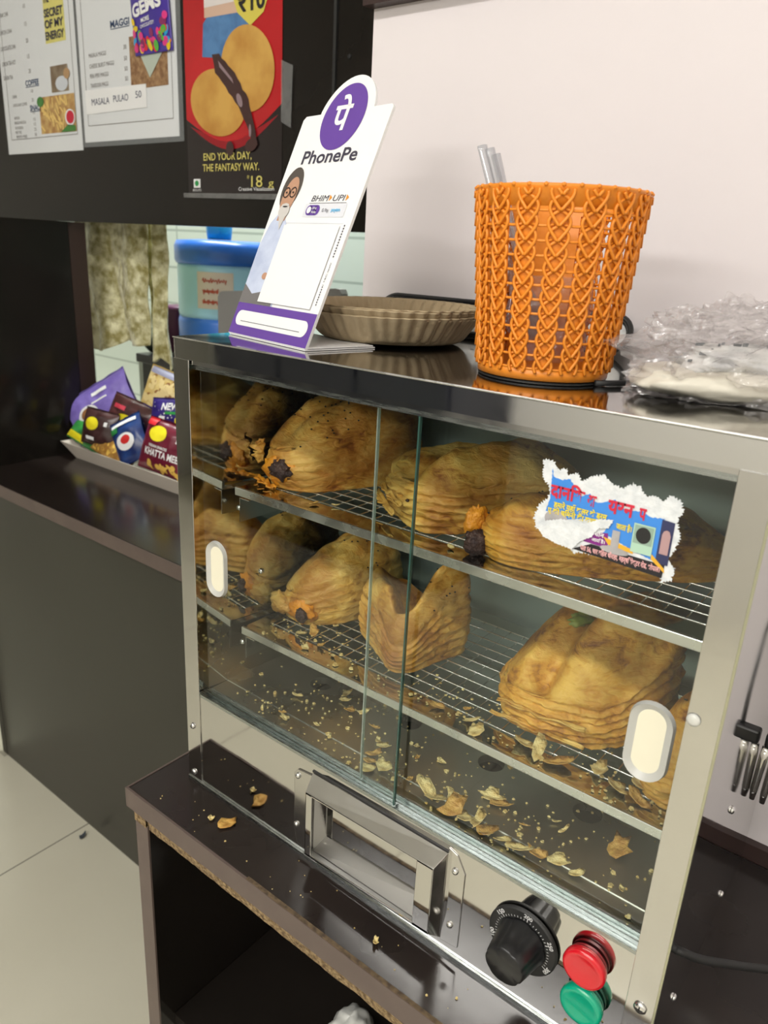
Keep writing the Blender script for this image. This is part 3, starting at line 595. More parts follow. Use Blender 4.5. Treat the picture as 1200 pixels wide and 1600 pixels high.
# lower shelf
t = pastry('puff pastry at the left of the lower shelf with a round dark filling hole', S2,
    [(.024, .108, .030), (.032, .092, .034), (.066, .090, .040), (.090, .118, .058), (.104, .165, .064), (.098, .215, .056), (.060, .225, .056), (.034, .175, .056), (.026, .130, .045)], (.060, .150, .070), P2M, 5.2,
    [(.04, .10, .085, .20, .004, .02), (.075, .12, .04, .165, -.003, .006)], .22, seeds=(16, .082, .165, .014))
blob(t, 'orange_crust', 'rim', (.058, .0960, S2 + .014), .017, .008, .013, 5, .1, .3)
blob(t, 'filling', 'fill', (.0640, .0890, S2 + .012), .0065, .004, .0075, 9, .1, .2)
blob(t, 'curled_crust', P2M, (.031, .094, S2 + .014), .016, .008, .011, 12, -.3, .3)
t = pastry('V-shaped folded puff pastry in the middle of the lower shelf', S2,
    [(.104, .124, .052), (.150, .098, .050), (.180, .080, .030), (.194, .088, .034), (.202, .125, .068), (.212, .160, .074), (.190, .185, .070), (.165, .160, .050), (.120, .160, .050)], (.168, .132, .038), P1M, 6.3,
    [(.186, .088, .198, .165, .022, .012), (.180, .086, .118, .138, .016, .013), (.182, .092, .160, .150, -.012, .010)], .42, 3, seeds=(14, .200, .135, .010))
t = pastry('large plump folded puff pastry on the lower shelf left of the right finger pull', S2,
    [(.270, .112, .034), (.290, .086, .040), (.330, .084, .042), (.368, .104, .040), (.392, .140, .070), (.398, .185, .085), (.350, .205, .085), (.300, .185, .072), (.278, .150, .060)], (.340, .148, .092), P3M, 7.9,
    [(.350, .098, .362, .190, .012, .014), (.316, .105, .335, .19, -.024, .010), (.376, .12, .384, .17, -.008, .008), (.296, .11, .305, .17, .006, .012), (.285, .088, .345, .090, -.012, .008)], .9)
blob(t, 'green_filling', mat('green_chilli', (.16, .26, .03), .45, nz=(90, 1, (.34, .40, .08))), (.3165, .150, S2 + .0765), .013, .008, .005, 4, 1.1, .4)
sheetflake(t, 'flaky_layer', P2M, (.320, .0865, S2 + .008), (1, .06, 0), (0, -1, .1), .078, .0045, 3, .0015)
sheetflake(t, 'flaky_layer', P2M, (.322, .0865, S2 + .022), (1, .08, .03), (0, -1, .5), .072, .0045, 8, .002)
t = pastry('puff pastry half hidden behind the right corner post on the lower shelf', S2,
    [(.404, .076, .030), (.432, .066, .040), (.446, .090, .055), (.446, .170, .055), (.420, .180, .050), (.402, .140, .045)], (.426, .122, .058), P3M, 9.1, [(.42, .08, .43, .16, .006, .012)], .8, seeds=(4, .42, .13, .01))
# ------------------------------------------------------------------ fallen flakes
def flake(c, r, sd, m, tilt=.35, curl=.22):
    rnd = random.Random(sd); n = 11; mb = MB(); az = rnd.random() * 6.3; el = rnd.uniform(.35, .8); tx, ty = rnd.uniform(-tilt, tilt), rnd.uniform(-tilt, tilt); vs = []
    for ring, rr in enumerate((1, .55, .001)):
        for k in range(n):
            a = 2 * math.pi * k / n; q = r * rr * (1 + (.38 * rnd.uniform(-1, 1) if ring == 0 else 0)); x = q * math.cos(a); y = q * math.sin(a) * el
            X = x * math.cos(az) - y * math.sin(az); Y = x * math.sin(az) + y * math.cos(az); vs.append([X, Y, curl * (q * q) / r + X * tx + Y * ty + .0007 * rnd.random()])
    z0 = min(v[2] for v in vs); n3 = len(vs)
    vs = [Vector((v[0], v[1], v[2] - z0 + .0006)) for v in vs]; low = [v - Vector((0, 0, .0006)) for v in vs]
    fs = [(j * n + k, j * n + (k + 1) % n, (j + 1) * n + (k + 1) % n, (j + 1) * n + k) for j in range(2) for k in range(n)]
    fs2 = [tuple(i + n3 for i in f[::-1]) for f in fs]; side = [(k, n3 + k, n3 + (k + 1) % n, (k + 1) % n) for k in range(n)]
    mb.add([v + Vector(c) for v in vs + low], fs + fs2 + side); return mb.build('pastry_flake', MT[m], smooth=True, loc=c)
def flakes(spots, z, label, group, sd):
    for i, (x, y, r) in enumerate(spots):
        pale = (i * 7 + sd) % 3; zone = ('under the left pane', 'at the pane overlap', 'under the right pane')[(x > .205) + (x > .25)]
        tag(flake((x, y, z), r * .72, sd + i, 'flake' if pale else 'flake2'), label % ('pale yellow' if pale else 'golden brown', zone), 'flake', group)
flakes([(.086, .064, .007), (.124, .088, .010), (.139, .079, .011), (.118, .098, .008), (.150, .086, .008), (.172, .074, .008), (.186, .062, .007), (.196, .058, .009), (.2, .034, .008), (.205, .026, .011), (.213, .036, .012), (.196, .045, .010),
        (.257, .035, .014), (.268, .033, .015), (.284, .031, .015), (.296, .030, .012), (.305, .034, .012), (.317, .028, .013), (.330, .030, .013), (.343, .030, .014), (.356, .034, .011), (.280, .046, .010), (.300, .065, .014), (.310, .062, .011), (.372, .038, .010), (.385, .036, .007), (.399, .079, .015), (.360, .07, .006), (.352, .075, .005), (.238, .039, .006), (.102, .029, .005), (.077, .026, .004), (.095, .035, .005), (.131, .042, .004), (.217, .077, .006), (.226, .066, .005), (.276, .043, .009), (.415, .045, .005), (.335, .055, .005), (.245, .075, .006)],
       .1003, '%s pastry flake on the steel warmer floor, %s', 'flakes on the warmer floor', 10)
flakes([(.083, .087, .011), (.075, .078, .009), (.09, .111, .009), (.104, .073, .008), (.097, .062, .007), (.125, .068, .005), (.242, .066, .009), (.272, .067, .009), (.283, .057, .010), (.262, .080, .006), (.318, .070, .016), (.332, .066, .013), (.350, .066, .014), (.375, .080, .013), (.392, .070, .014), (.410, .066, .012), (.404, .084, .010)],
       S2 + .0003, '%s pastry flake along the front of the lower shelf, %s', 'flakes on the lower shelf', 60)
flakes([(.105, .060, .006), (.120, .070, .004), (.245, .060, .005)], S1 + .0003, '%s pastry flake on the front edge of the upper shelf, %s', 'flakes on the upper shelf', 90)
tag(flake((.079, -.019, .0002), .0095, 3, 'flake2', .05, .12), 'largest golden pastry flake on the dark table in front of the warmer', 'flake')
tag(flake((.064, -.026, .0002), .0035, 6, 'flake', .1, .5), 'tiny pale flake on the table left of the large golden flake', 'flake')
tag(flake((.262, -.028, .0002), .0045, 16, 'flake', .1, .5), 'yellow pastry crumb on the table below the drawer handle', 'flake')
def crumbs(name, n, x0, x1, y0, y1, z, r0, r1, sd, label, m='flake', dens=None):
    rnd = random.Random(sd); mb = MB()
    for _ in range(n):
        x, y = rnd.uniform(x0, x1), rnd.uniform(y0, y1)
        if dens and rnd.random() > dens(x, y): continue
        r = rnd.uniform(r0, r1) * (1 if rnd.random() < .85 else 1.8); az = rnd.random() * 6; pts = []
        for k in range(5):
            a = az + k * 1.2566; q = r * rnd.uniform(.6, 1.2); pts.append((x + q * math.cos(a), y + q * math.sin(a)))
        h = r * rnd.uniform(.3, .8); mb.add([(p[0], p[1], z) for p in pts] + [(p[0] * .8 + x * .2, p[1] * .8 + y * .2, z + h) for p in pts], [(4, 3, 2, 1, 0), (5, 6, 7, 8, 9)] + [(k, (k + 1) % 5, 5 + (k + 1) % 5, 5 + k) for k in range(5)])
    return tag(mb.build(name, MT[m]), label, 'crumbs', kind='stuff')
crumbs('pastry_crumbs', 700, .03, .43, .018, .15, .1002, .0005, .0016, 4, 'fine pastry crumbs scattered over the steel floor inside the warmer', dens=lambda x, y: (.9 if y < .08 else .35) * (1 if .07 < x < .38 else .4))
crumbs('pastry_crumbs', 260, .04, .43, .053, .11, S2 + .0004, .0005, .0016, 8, 'fine pastry crumbs along the front of the lower shelf')
crumbs('table_crumbs', 70, .0, .45, -.046, -.008, .0002, .0003, .0011, 12, 'tiny pale crumbs on the dark table top in front of the warmer', dens=lambda x, y: .4 + 1.2 * x)
# ================================================================== SIGN (payment stand)
F0 = Frame((.0090, .0505, H + .0015), (math.cos(-.205), math.sin(-.205), 0), (0, 0, 1))
tilt = .405; nb = Vector((-F0.ex.y, F0.ex.x, 0)); up = nb * math.sin(tilt) + Vector((0, 0, 1)) * math.cos(tilt)
FG = Frame(F0.o, F0.ex, up)      # normal points to the viewer
SW, SH = .1165, .1915
t = thing('payment_stand', 'white and purple payment display stand at the left front of the warmer top', 'sign', tuple(F0.o + F0.ex * SW / 2))
out = [(0, 0), (SW, 0), (SW, SH - .002), (SW - .0025, SH), (.0925, SH)]
cxa, cya, ra = .0580, .1850, .0355
out += [(cxa + ra * math.cos(a), cya + ra * math.sin(a)) for a in [R(14 + k * 152 / 20) for k in range(21)]]
out += [(.0235, SH), (.003, SH), (0, SH - .003)]
MB().prism(FG, out, -.0022, 0).build('sign_board', MT['white'], t)
FB = Frame(F0.o + Vector((0, 0, -.0015)), F0.ex, nb)
MB().prism(FB, [(.002, .0), (SW, .0), (SW + .002, .066), (.004, .066)], .0003, .0012).prism(FB, [(.002, .001), (SW, .001), (SW + .002, .064), (.004, .064)], .0017, .0026).build('foot_plate', MT['white'], t)
d = .0003
MB().rect(FG, .0002, SW - .0002, .0006, .0275, d).build('purple_band', MT['purple'], t); MB().disc(FG, .0570, .1865, .0275, .0275, d, 48).build('logo_disc', MT['purple'], t)
mb = MB(); q = [(.0055 + .0, .0), ]; rr = .0065; x0, x1, yc = .0115, .1045, .0145
pts = [(x1 + rr * math.cos(a), yc + rr * math.sin(a)) for a in [R(-90 + k * 18) for k in range(11)]] + [(x0 + rr * math.cos(a), yc + rr * math.sin(a)) for a in [R(90 + k * 18) for k in range(11)]]
mb.poly(FG, pts, 2 * d); mb.build('name_field', MT['ink'], t, fixn=False); mb = MB(); text(mb, FG, 'पे', .0555, .1755, .0235, 2 * d, .022, .02, 'C')
mb.build('logo_lettering', MT['ink'], t, fixn=False)
mb = MB(); text(mb, FG, 'PhonePe', .0570, .1490, .0115, d, .0740, .018, 'C'); mb.line(FG, .014, .0118, .102, .0118, .0004, 3 * d)
text(mb, FG, 'BHIM', .0545, .1165, .0052, d, .0215, .0, 'L', .25); text(mb, FG, 'UPI', .0825, .1165, .0052, d, .0145, .0, 'L', .25); mb.line(FG, .053, .1150, .102, .1150, .0003, d)
text(mb, FG, 'G Pay', .0745, .1075, .0028, 3 * d, .0090, 0)
[mb.line(FG, .1100, .0720 + .0022 * k_, .1100, .0733 + .0022 * k_, .0014, d) for k_ in range(12)]; text(mb, FG, '| T&C apply', .1105, .050, .0016, d, .018, 0, 'L', rot=math.pi / 2); [mb.line(FG, .1100, .0340 + .0020 * k_, .1100, .0352 + .0020 * k_, .0012, d) for k_ in range(8)]
mb.build('charcoal_lettering', MT['dk'], t, fixn=False)
mb = MB().poly(FG, [(.078, .1165), (.0815, .1192), (.078, .1217)], d).poly(FG, [(.0995, .1165), (.103, .1192), (.0995, .1217)], d); mb.build('orange_arrow_print', MT['orangeink'], t)
MB().rect(FG, .0490, .1040, .1035, .1145, d).line(FG, .030, .0985, .108, .0985, .0006, d).build('grey_pill_print', mat('pill_print', (.72, .73, .78), .5), t)
mb = MB(); mb.disc(FG, .0565, .1090, .0042, .0042, 2 * d).disc(FG, .0665, .1090, .0042, .0042, 2 * d).rect(FG, .0565, .0665, .1048, .1132, 2 * d); mb.build('purple_pill_print', MT['purple'], t)
mb = MB().disc(FG, .0568, .1090, .0028, .0028, 3 * d); text(mb, FG, 'UPI &', .0605, .1096, .0020, 3 * d, .0060, .01); text(mb, FG, 'Wallet', .0605, .1064, .0020, 3 * d, .0070, .01); mb.build('white_lettering', MT['ink'], t, fixn=False)
mb = MB(); text(mb, FG, 'paytm', .0870, .1078, .0030, 3 * d, .0110, .015); mb.build('cyan_lettering', MT['cyan'], t, fixn=False)
# printed portrait of a man with grey hair, glasses and a light jacket (drawn flat, as on the print)
mb = MB().poly(FG, [(.0005, .0276), (.0005, .078), (.0060, .098), (.0150, .108), (.0240, .104), (.0300, .098), (.0300, .060), (.0330, .036), (.052, .033), (.052, .0276)], d); mb.build('jacket_print', MT['jacket'], t)
MB().poly(FG, [(.0005, .0276), (.0005, .044), (.016, .036), (.036, .040), (.050, .034), (.050, .0276)], 1.5 * d).build('slate_print', MT['slate'], t)
MB().disc(FG, .0195, .1280, .0135, .0185, d, rot=-.12).build('hair_print', MT['hair'], t)
MB().disc(FG, .0205, .1215, .0098, .0165, 2 * d, rot=-.12).build('face_print', MT['skin'], t); MB().rect(FG, .014, .026, .100, .112, 1.5 * d).build('neck_print', MT['skin'], t); MB().disc(FG, .0265, .052, .004, .003, 3 * d).build('hand_print', MT['skin'], t)
MB().disc(FG, .0205, .1085, .0078, .0066, 3 * d, rot=-.12).disc(FG, .0205, .1135, .0055, .0012, 3.5 * d).poly(FG, [(.0155, .104), (.0255, .104), (.0225, .092)], 2.5 * d).build('beard_print', MT['beard'], t)
mb = MB()
for gx in (.0155, .0252):
    pr = [(gx + .0042 * math.cos(a), .1243 + .0042 * math.sin(a)) for a in [2 * math.pi * k / 20 for k in range(21)]]
    for k in range(20): mb.line(FG, *pr[k], *pr[k + 1], .0009, 4 * d)
mb.rect(FG, .0197, .0210, .1240, .1250, 4 * d).disc(FG, .0155, .1243, .0011, .0008, 4 * d).disc(FG, .0252, .1243, .0011, .0008, 4 * d).disc(FG, .0208, .1120, .0035, .0006, 4.2 * d)
mb.build('glasses_print', MT['pblack'], t)
MB().prism(FG, [(.0300, .030), (.1055, .030), (.1055, .0962), (.0300, .0962)], .0010, .0014).build('blank_code_card', MT['white'], t)
# ================================================================== PAPER PLATES
pc = (.1095, .1480)
for i in range(5):
    z = H + .0030 + i * .0019 ; amp = .018; ph = i * .03; sc_ = 1 - .003 * (i % 3)
    def rad(a, j, ph=ph): return 1 + (amp * (.2 + .8 * min(1, j / 5)) * math.cos(a * 44 + ph) if j > 1 else 0)
    prof = [(.052, .0), (.0605, .0), (.0635, .0025), (.0670, .0075), (.0705, .0130), (.0735, .0180), (.0758, .0215), (.0772, .0225), (.0765, .0212), (.0728, .0165), (.0695, .0110), (.0655, .0055), (.0610, .0016), (.0520, .0012)]
    def rad2(a, j): 
        jj = min(j, 13 - j); return 1 + amp * (0 if jj < 1 else min(1, jj / 4)) * math.cos(a * 44 + ph)
    m = Matrix.Translation((pc[0] + .001 * math.sin(i * 2.1), pc[1] + .0015 * math.cos(i * 3), z)) @ Matrix.Rotation(R(.5 * math.sin(i * 1.7)), 4, 'X')
    o = MB().lathe([(r * sc_, zz * .96) for r, zz in prof], m, 264, rad2).build('paper_plate', MT['pulp'], smooth=True, loc=(pc[0], pc[1], z))
    tag(o, ['brown pulp paper plate at the bottom of the stack beside the payment stand', 'brown pulp paper plate, second from the bottom of the stack', 'brown pulp paper plate in the middle of the stack', 'brown pulp paper plate, second from the top of the stack', 'brown pulp paper plate on top of the stack beside the payment stand'][i], 'paper plate', 'stacked brown paper plates')
# black oval tray leaning on the wall, lined with newspaper
FT = Frame((.150, .2450, H + .0006), (1, 0, 0), (0, math.sin(.55), math.cos(.55)))
L2, R2 = .118, .0165
sp = [(L2 + R2 * math.cos(a), .0175 + R2 * math.sin(a)) for a in [R(-90 + 12 * k) for k in range(16)]] + [(-L2 + R2 * math.cos(a), .0175 + R2 * math.sin(a)) for a in [R(90 + 12 * k) for k in range(16)]]
t = thing('oval_tray', 'black rimmed oval tray lined with newspaper leaning on the wall behind the plates', 'tray', (.150, .245, H))
MB().tube([FT.p(x, y, .004) for x, y in sp], .0028, 10, closed=True).build('rim', MT['black'], t, smooth=True)
MB().prism(FT, sp, .0, .0012).build('tray_floor', MT['black'], t)
MB().prism(FT, [(x * .97, .0175 + (y - .0175) * .84) for x, y in sp], .0014, .0020).build('newspaper_lining', MT['news'], t)
mb = MB(); rnd = random.Random(4)
for k in range(46):
    x = rnd.uniform(-.11, .11); y = rnd.uniform(.006, .028); mb.rect(FT, x, x + rnd.uniform(.001, .006), y, y + rnd.uniform(.0006, .0022), .0023)
mb.build('newspaper_print', MT['newsdark'], t)
# ================================================================== ORANGE BASKET
bx, by, bh, rb, rt = .2903, .0826, .1120, .0425, .0527
BZ = H + .0022
tag(MB().lathe([(.041, 0), (.0425, .0004), (.0425, .0014), (.041, .0020)], Matrix.Translation((bx, by, H + .0001)), 48).build('black_disc', MT['rub'], loc=(bx, by, H)), 'thin black round disc under the orange basket', 'mat')  # thin black disc between basket and warmer top
t = thing('woven_basket', 'orange plastic basket with a knitted chain pattern standing on the warmer top', 'basket', (bx, by, BZ))
def BR(z): q = z / bh; return rb + (rt - rb) * (q ** 1.15)
def bp_(a, z, dr=0): r = BR(z) + dr; return Vector((bx + r * math.cos(a), by + r * math.sin(a), BZ + z))
NC = 17; NR = 12; z0b, z1b = .0075, bh - .0105
mb = MB(); mb.lathe([(BR(0) - .001, .0), (BR(0) + .0006, .0005), (BR(z0b) + .0006, z0b), (BR(z0b) - .0012, z0b), (BR(0) - .0014, .0016), (.001, .0016)], Matrix.Translation((bx, by, BZ)), 96, capt=False); mb.build('base', MT['basket'], t, smooth=True)
mb = MB(); mb.lathe([(BR(z1b) - .0012, z1b), (BR(z1b) + .0004, z1b), (BR(bh) + .0008, bh - .001), (BR(bh) + .0018, bh + .0004), (BR(bh) + .0010, bh + .0016), (BR(bh) - .0006, bh + .0010), (BR(z1b) - .0012, z1b)], Matrix.Translation((bx, by, BZ)), 96, capb=False, capt=False)
for k in range(NC * 2):
    a = 2 * math.pi * k / (NC * 2); mb.lathe([(.0001, -.0013), (.0012, -.0008), (.0016, 0), (.0012, .0009), (.0001, .0013)], Matrix.Translation(bp_(a, bh + .0008, .0010)), 10, capb=False, capt=False)
mb.build('rim', MT['basket'], t, smooth=True)
mb = MB(); hw = 2 * math.pi / NC * .30
for c in range(NC):           # solid staves behind the chains
    a0 = 2 * math.pi * c / NC
    for j in range(10):
        za = z0b + (z1b - z0b) * j / 10; zb_ = z0b + (z1b - z0b) * (j + 1) / 10; vs = []
        for zz in (za, zb_):
            for i in range(5): 
                for dr in (-.0008, .0003): vs.append(bp_(a0 + hw * (i / 2 - 1), zz, dr - .0006))
        fs = []
        for i in range(4): fs += [(2 * i, 2 * i + 2, 12 + 2 * i, 10 + 2 * i), (2 * i + 1, 11 + 2 * i, 13 + 2 * i, 2 * i + 3)]
        fs += [(0, 10, 11, 1), (8, 9, 19, 18)]; mb.add(vs, fs)
mb.build('staves', MT['basket'], t, smooth=False)
mb = MB(); A = 2 * math.pi / NC * .40; per = (z1b + .006 - z0b) / NR
for c in range(NC):
    a0 = 2 * math.pi * c / NC
    for r_ in range(-1, NR + 1):      # interlocking loops, each two rows tall
        for sg in (1, -1):
            pts = []
            for i in range(21):
                q = i / 20; z = z0b + (r_ + 2 * q) * per
                if z < z0b - .003 or z > bh - .0005: continue
                off = A * (math.sin(math.pi * q) ** .8) * (.35 + .65 * q) * 1.15; pts.append(bp_(a0 + sg * off, z, .0004 + .0016 * (1 - q)))
            if len(pts) > 3: mb.tube(pts, .00105, 6)
for c in range(NC):           # short bars bridging the openings
    a0 = 2 * math.pi * (c + .5) / NC
    for r_ in range(NR + 1):
        z = z0b + per * (r_ + .0); 
        if z > z1b: continue
        mb.tube([bp_(a0 + (i / 6 - .5) * (2 * math.pi / NC) * .70, z + .0008 * (2 * i / 6 - 1) ** 2, .0002) for i in range(7)], .00085, 6)
mb.build('chain_weave', MT['basket'], t, smooth=True)
# clear plastic spoons standing in the basket
for k, (dx, dy, tx, ty, tl) in enumerate(((-.012, -.004, .236, .0705, .576), (-.006, .004, .2400, .0735, .5745), (-.012, .012, .2425, .0775, .5715))):
    a = Vector((bx + dx, by + dy, BZ + .022)); b_ = Vector((tx, ty, tl)); ax = (b_ - a).normalized(); sd_ = Vector((.6, .8, 0)); sd_ = (sd_ - ax * sd_.dot(ax)).normalized(); nn = ax.cross(sd_); Ln = (b_ - a).length; mb = MB()
    def f(u, v, a=a, ax=ax, sd_=sd_, nn=nn, Ln=Ln):
        w_ = .0030 + .0085 * math.exp(-((v - .10) / .11) ** 2) - .0008 * math.sin(v * 3.1); return a + ax * (Ln * v) + sd_ * (w_ * (u - .5) * 2) + nn * (.0016 * (2 * u - 1) ** 2 + .003 * math.exp(-((v - .1) / .1) ** 2) * (2 * u - 1) ** 2)
    mb.grid(9, 40, f); o = mb.build('plastic_spoon', MT['spoon'], smooth=True, loc=tuple(a)); s = o.modifiers.new('th', 'SOLIDIFY'); s.thickness = .0009
    tag(o, ['leftmost and tallest clear plastic spoon in the orange basket', 'middle of the three clear plastic spoons in the orange basket', 'rightmost and shortest clear plastic spoon in the orange basket'][k], 'spoon', 'clear spoons in the orange basket')
# crumpled clear wrapper inside basket
mb = MB()
def wf(u, v):
    a = 2 * math.pi * u; z = .010 + .052 * v; r = .020 * (1 + .35 * fn3((math.cos(a) * 2, math.sin(a) * 2, v * 4), 1)) ; return Vector((bx + r * math.cos(a) + .006, by + r * math.sin(a), BZ + z))
mb.grid(48, 24, wf, True); tag(mb.build('clear_wrapper', MT['film'], smooth=True, loc=(bx, by, BZ)), 'crumpled clear plastic wrapper inside the orange basket', 'wrapper')
# ================================================================== PLASTIC BAG WITH FLOUR on the right of the top
t = thing('clear_food_bag', 'crumpled clear plastic bag holding a cream pouch, right end of the warmer top', 'bag', (.405, .13, H))
def blobbox(c, sx, sy, sz, sd, amp, fr, p=2.6, flat=True):
    def f(u, v):
        a = 2 * math.pi * u; ph = math.pi * (v - .5); cc, ss = math.cos(a), math.sin(a); e = 2 / p
        X = math.copysign(abs(cc) ** e, cc) * max(0, math.cos(ph)) ** e; Y = math.copysign(abs(ss) ** e, ss) * max(0, math.cos(ph)) ** e; Z = math.copysign(abs(math.sin(ph)) ** e, math.sin(ph))
        q = Vector((X, Y, Z)); k = 1 + amp * fn3(q * fr + Vector((sd, 0, 0)), 1) + amp * .7 * abs(fn3(q * fr * 2.7 + Vector((sd, 1, 0)), 1)); x, y, z = X * sx * k, Y * sy * k, Z * sz * k
        ang = R(38); xx = x * math.cos(ang) - y * math.sin(ang); yy = x * math.sin(ang) + y * math.cos(ang)
        return Vector((c[0] + xx, c[1] + yy, max(H + .0004, c[2] + z)))
    return f
MB().grid(70, 30, blobbox((.4150, .1130, H + .0095), .0700, .038, .0105, 3, .10, 2.2), True).build('cream_pouch', MT['flour'], t, smooth=True)
MB().grid(60, 26, blobbox((.4230, .1180, H + .021), .052, .028, .010, 8, .25, 3), True).build('newspaper_wrap', MT['news'], t, smooth=True)
mb = MB(); rnd = random.Random(8)
FN = Frame((.395, .080, H + .020), (math.cos(R(38)), math.sin(R(38)), 0), (0, .5, .86))
for k in range(70): x = rnd.uniform(-.012, .06); y = rnd.uniform(.0, .014); mb.rect(FN, x, x + rnd.uniform(.001, .005), y, y + rnd.uniform(.0008, .0025), rnd.uniform(-.001, .002))
mb.build('newspaper_print', MT['newsdark'], t)
MB().grid(110, 50, blobbox((.4170, .1200, H + .022), .0760, .047, .0285, 5, .30, 3.2, 2.2), True).build('clear_film', MT['film'], t, smooth=False)
MB().grid(60, 30, blobbox((.3990, .1400, H + .034), .040, .030, .020, 15, .5, 3.0, 2), True).build('clear_film', MT['film'], t, smooth=False)
# flat black cable end on the top between basket and bag
tag(MB().tube([(.3335, .0720, H + .0022), (.340, .0800, H + .0022), (.3475, .0925, H + .0022), (.3560, .1060, H + .0022)], .0019, 8).build('loose_cable', MT['rub'], smooth=True, loc=(.34, .08, H)), 'short black cable on the warmer top between basket and clear bag', 'cable')
# ================================================================== utensil hooked beside the warmer
t = thing('hanging_tongs', 'steel tongs with a black collar hanging on the wall beside the warmer', 'tongs', (.4700, .205, .10))
MB().box(.4620, .4800, .190, .200, .1600, .1720).build('black_collar', MT['black'], t, bevel=.002)
for x in (.4630, .4705): MB().tube([(x + .001, .193, .1600), (x + .0008, .193, .150), (x, .192, .120), (x, .1915, .112)], [.0030, .0034, .0030, .0022], 10).build('prong', MT['chrome'], t, smooth=True)
MB().tube([(.476, .197, .172), (.4785, .215, .20), (.481, .235, .235), (.482, .262, .262)], .0016, 8).build('hanging_wire', MT['black'], t, smooth=True)
# ================================================================== WALL PAPERS on the partition
FM = Frame((0, .5899, 0), (1, 0, 0), (0, 0, 1))
def sheet(name, label, cat, x0, x1, z0, z1, m, th=.0008):
    t = thing(name, label, cat, ((x0 + x1) / 2, .5895, z0)); MB().prism(FM, [(x0, z0), (x1, z0), (x1, z1), (x0, z1)], .0, th).build('paper', m, t); return t
paper = mat('menu_paper', (.74, .76, .78), .25, spec=.6)
lam_ = glassy('laminate_margin', (.55, .57, .58), 1.5, .1, .05, (.5, .52, .54), .25)
MI = MT['slate']
t = sheet('menu_sheet', 'laminated white price list with coffee and snacks headings, leftmost sheet', 'menu', -1.386, -1.072, .676, 1.06, paper)
mb = MB(); D1 = .0012
for a in ((-1.366, .706, -1.0885, .7075), (-1.366, .706, -1.366, 1.05), (-1.0885, .7075, -1.0885, 1.05)): mb.line(FM, *a, .0012, D1)
rows = [('ADRAK CHAI', '10', .952), ('ELAICHI CHAI', '15', .9185), ('CHOCOLATE CHAI', '20', .884), ('LEMON TEA HOT', '15', .855), ('GREEN TEA', '20', .827)]
rows = [('GINGER TEA', '10', .985), ('ADRAK CHAI', '10', .951), ('ELAICHI CHAI', '15', .918), ('CHOCOLATE CHAI', '20', .887), ('LEMON TEA HOT', '15', .857), ('GREEN TEA', '20', .829)]
for s, pz, z in rows:
    text(mb, FM, s, -1.375, z, .0085, D1, .0046 * len(s)); text(mb, FM, pz, -1.264, z + .006, .0085, D1, .009)
for s, pz, z in (('COFFEE', '10', .789), ('CHOCOLATE COFFEE', '25', .769), ('SAMOSA', '15', .7470), ('BREAD PAKODA', '15', .7360), ('ALOO BADA', '15', .7265), ('PATTIES', '20', .7175), ('FRENCH FRIES', '30', .7095)): pass
zz = {'COFFEE ': (.7905, -1.345, .020), 'CHOCOLATE COFFEE': (.7735, -1.345, .062), 'SAMOSA': (.7475, -1.345, .024), 'BREAD PAKODA': (.7375, -1.345, .050), 'ALOO BADA': (.7270, -1.345, .036), 'PETTIS': (.7175, -1.345, .026), 'FRENCH FRIES': (.7085, -1.343, .048)}
for i, (s, (z, x, w_)) in enumerate(zz.items()): text(mb, FM, s.strip(), x, z, .0062, D1, w_)
for s, z, x in (('10', .7965, -1.262), ('25', .7795, -1.262), ('12', .755, -1.262), ('15', .741, -1.262), ('12', .7315, -1.262), ('25', .721, -1.262), ('30', .7105, -1.262), ('20', .801, -1.150)): text(mb, FM, s, x, z, .0065, D1, .009)
mb.build('small_lettering', mat('grey_ink', (.16, .14, .13), .6), t, fixn=False)
mb = MB(); text(mb, FM, 'COFFEE', -1.282, .811, .0110, D1, .056, .03); mb.line(FM, -1.282, .8085, -1.226, .8085, .0015, D1); text(mb, FM, 'SNACKS', -1.272, .7615, .0110, D1, .060, .03); mb.line(FM, -1.272, .7595, -1.212, .7595, .0015, D1)
mb.build('heading_lettering', mat('navy_ink', (.03, .06, .14), .6), t, fixn=False)
MB().rect(FM, -1.184, -1.1065, .8825, 1.04, D1).build('yellow_advert_print', mat('yellow_advert', (.72, .66, .20), .6), t)
mb = MB(); 
for s, z in (('THE', .956), ('SECRET', .930), ('OF MY', .910), ('ENERGY', .889)): text(mb, FM, s, -1.181, z, .0150, 2 * D1, .022 if s == 'THE' else .071, .03)
mb.build('advert_lettering', MT['dk'], t, fixn=False)
MB().rect(FM, -1.176, -1.1085, .7905, .8400, D1).build('coffee_photo_print', mat('brown_photo', (.19, .13, .08), .6, nz=(30, 1, (.32, .26, .18))), t)
MB().disc(FM, -1.1340, .8055, .024, .014, 1.6 * D1).build('cup_print', mat('cup_white', (.62, .65, .70), .5), t); MB().disc(FM, -1.1120, .8225, .012, .010, 2 * D1).build('froth_print', mat('froth', (.45, .28, .14), .6), t)
MB().rect(FM, -1.232, -1.0905, .7130, .7850, D1).build('fries_photo_print', mat('fries_ground', (.42, .22, .08), .6, nz=(60, 1, (.62, .42, .16))), t)
mb = MB(); rnd = random.Random(3)
for k in range(46):
    x = rnd.uniform(-1.222, -1.115); z = rnd.uniform(.717, .770); a = rnd.uniform(1.6, 2.6) - .5 * rnd.random(); l_ = rnd.uniform(.018, .034)
    x2 = max(-1.231, min(-1.092, x + l_ * math.cos(a))); z2 = max(.714, min(.784, z + l_ * math.sin(a) * .7)); mb.line(FM, x, z, x2, z2, .0036, D1 * (1.3 + k * .02))
mb.build('fries_print', mat('fries_yellow', (.82, .58, .20), .6), t)
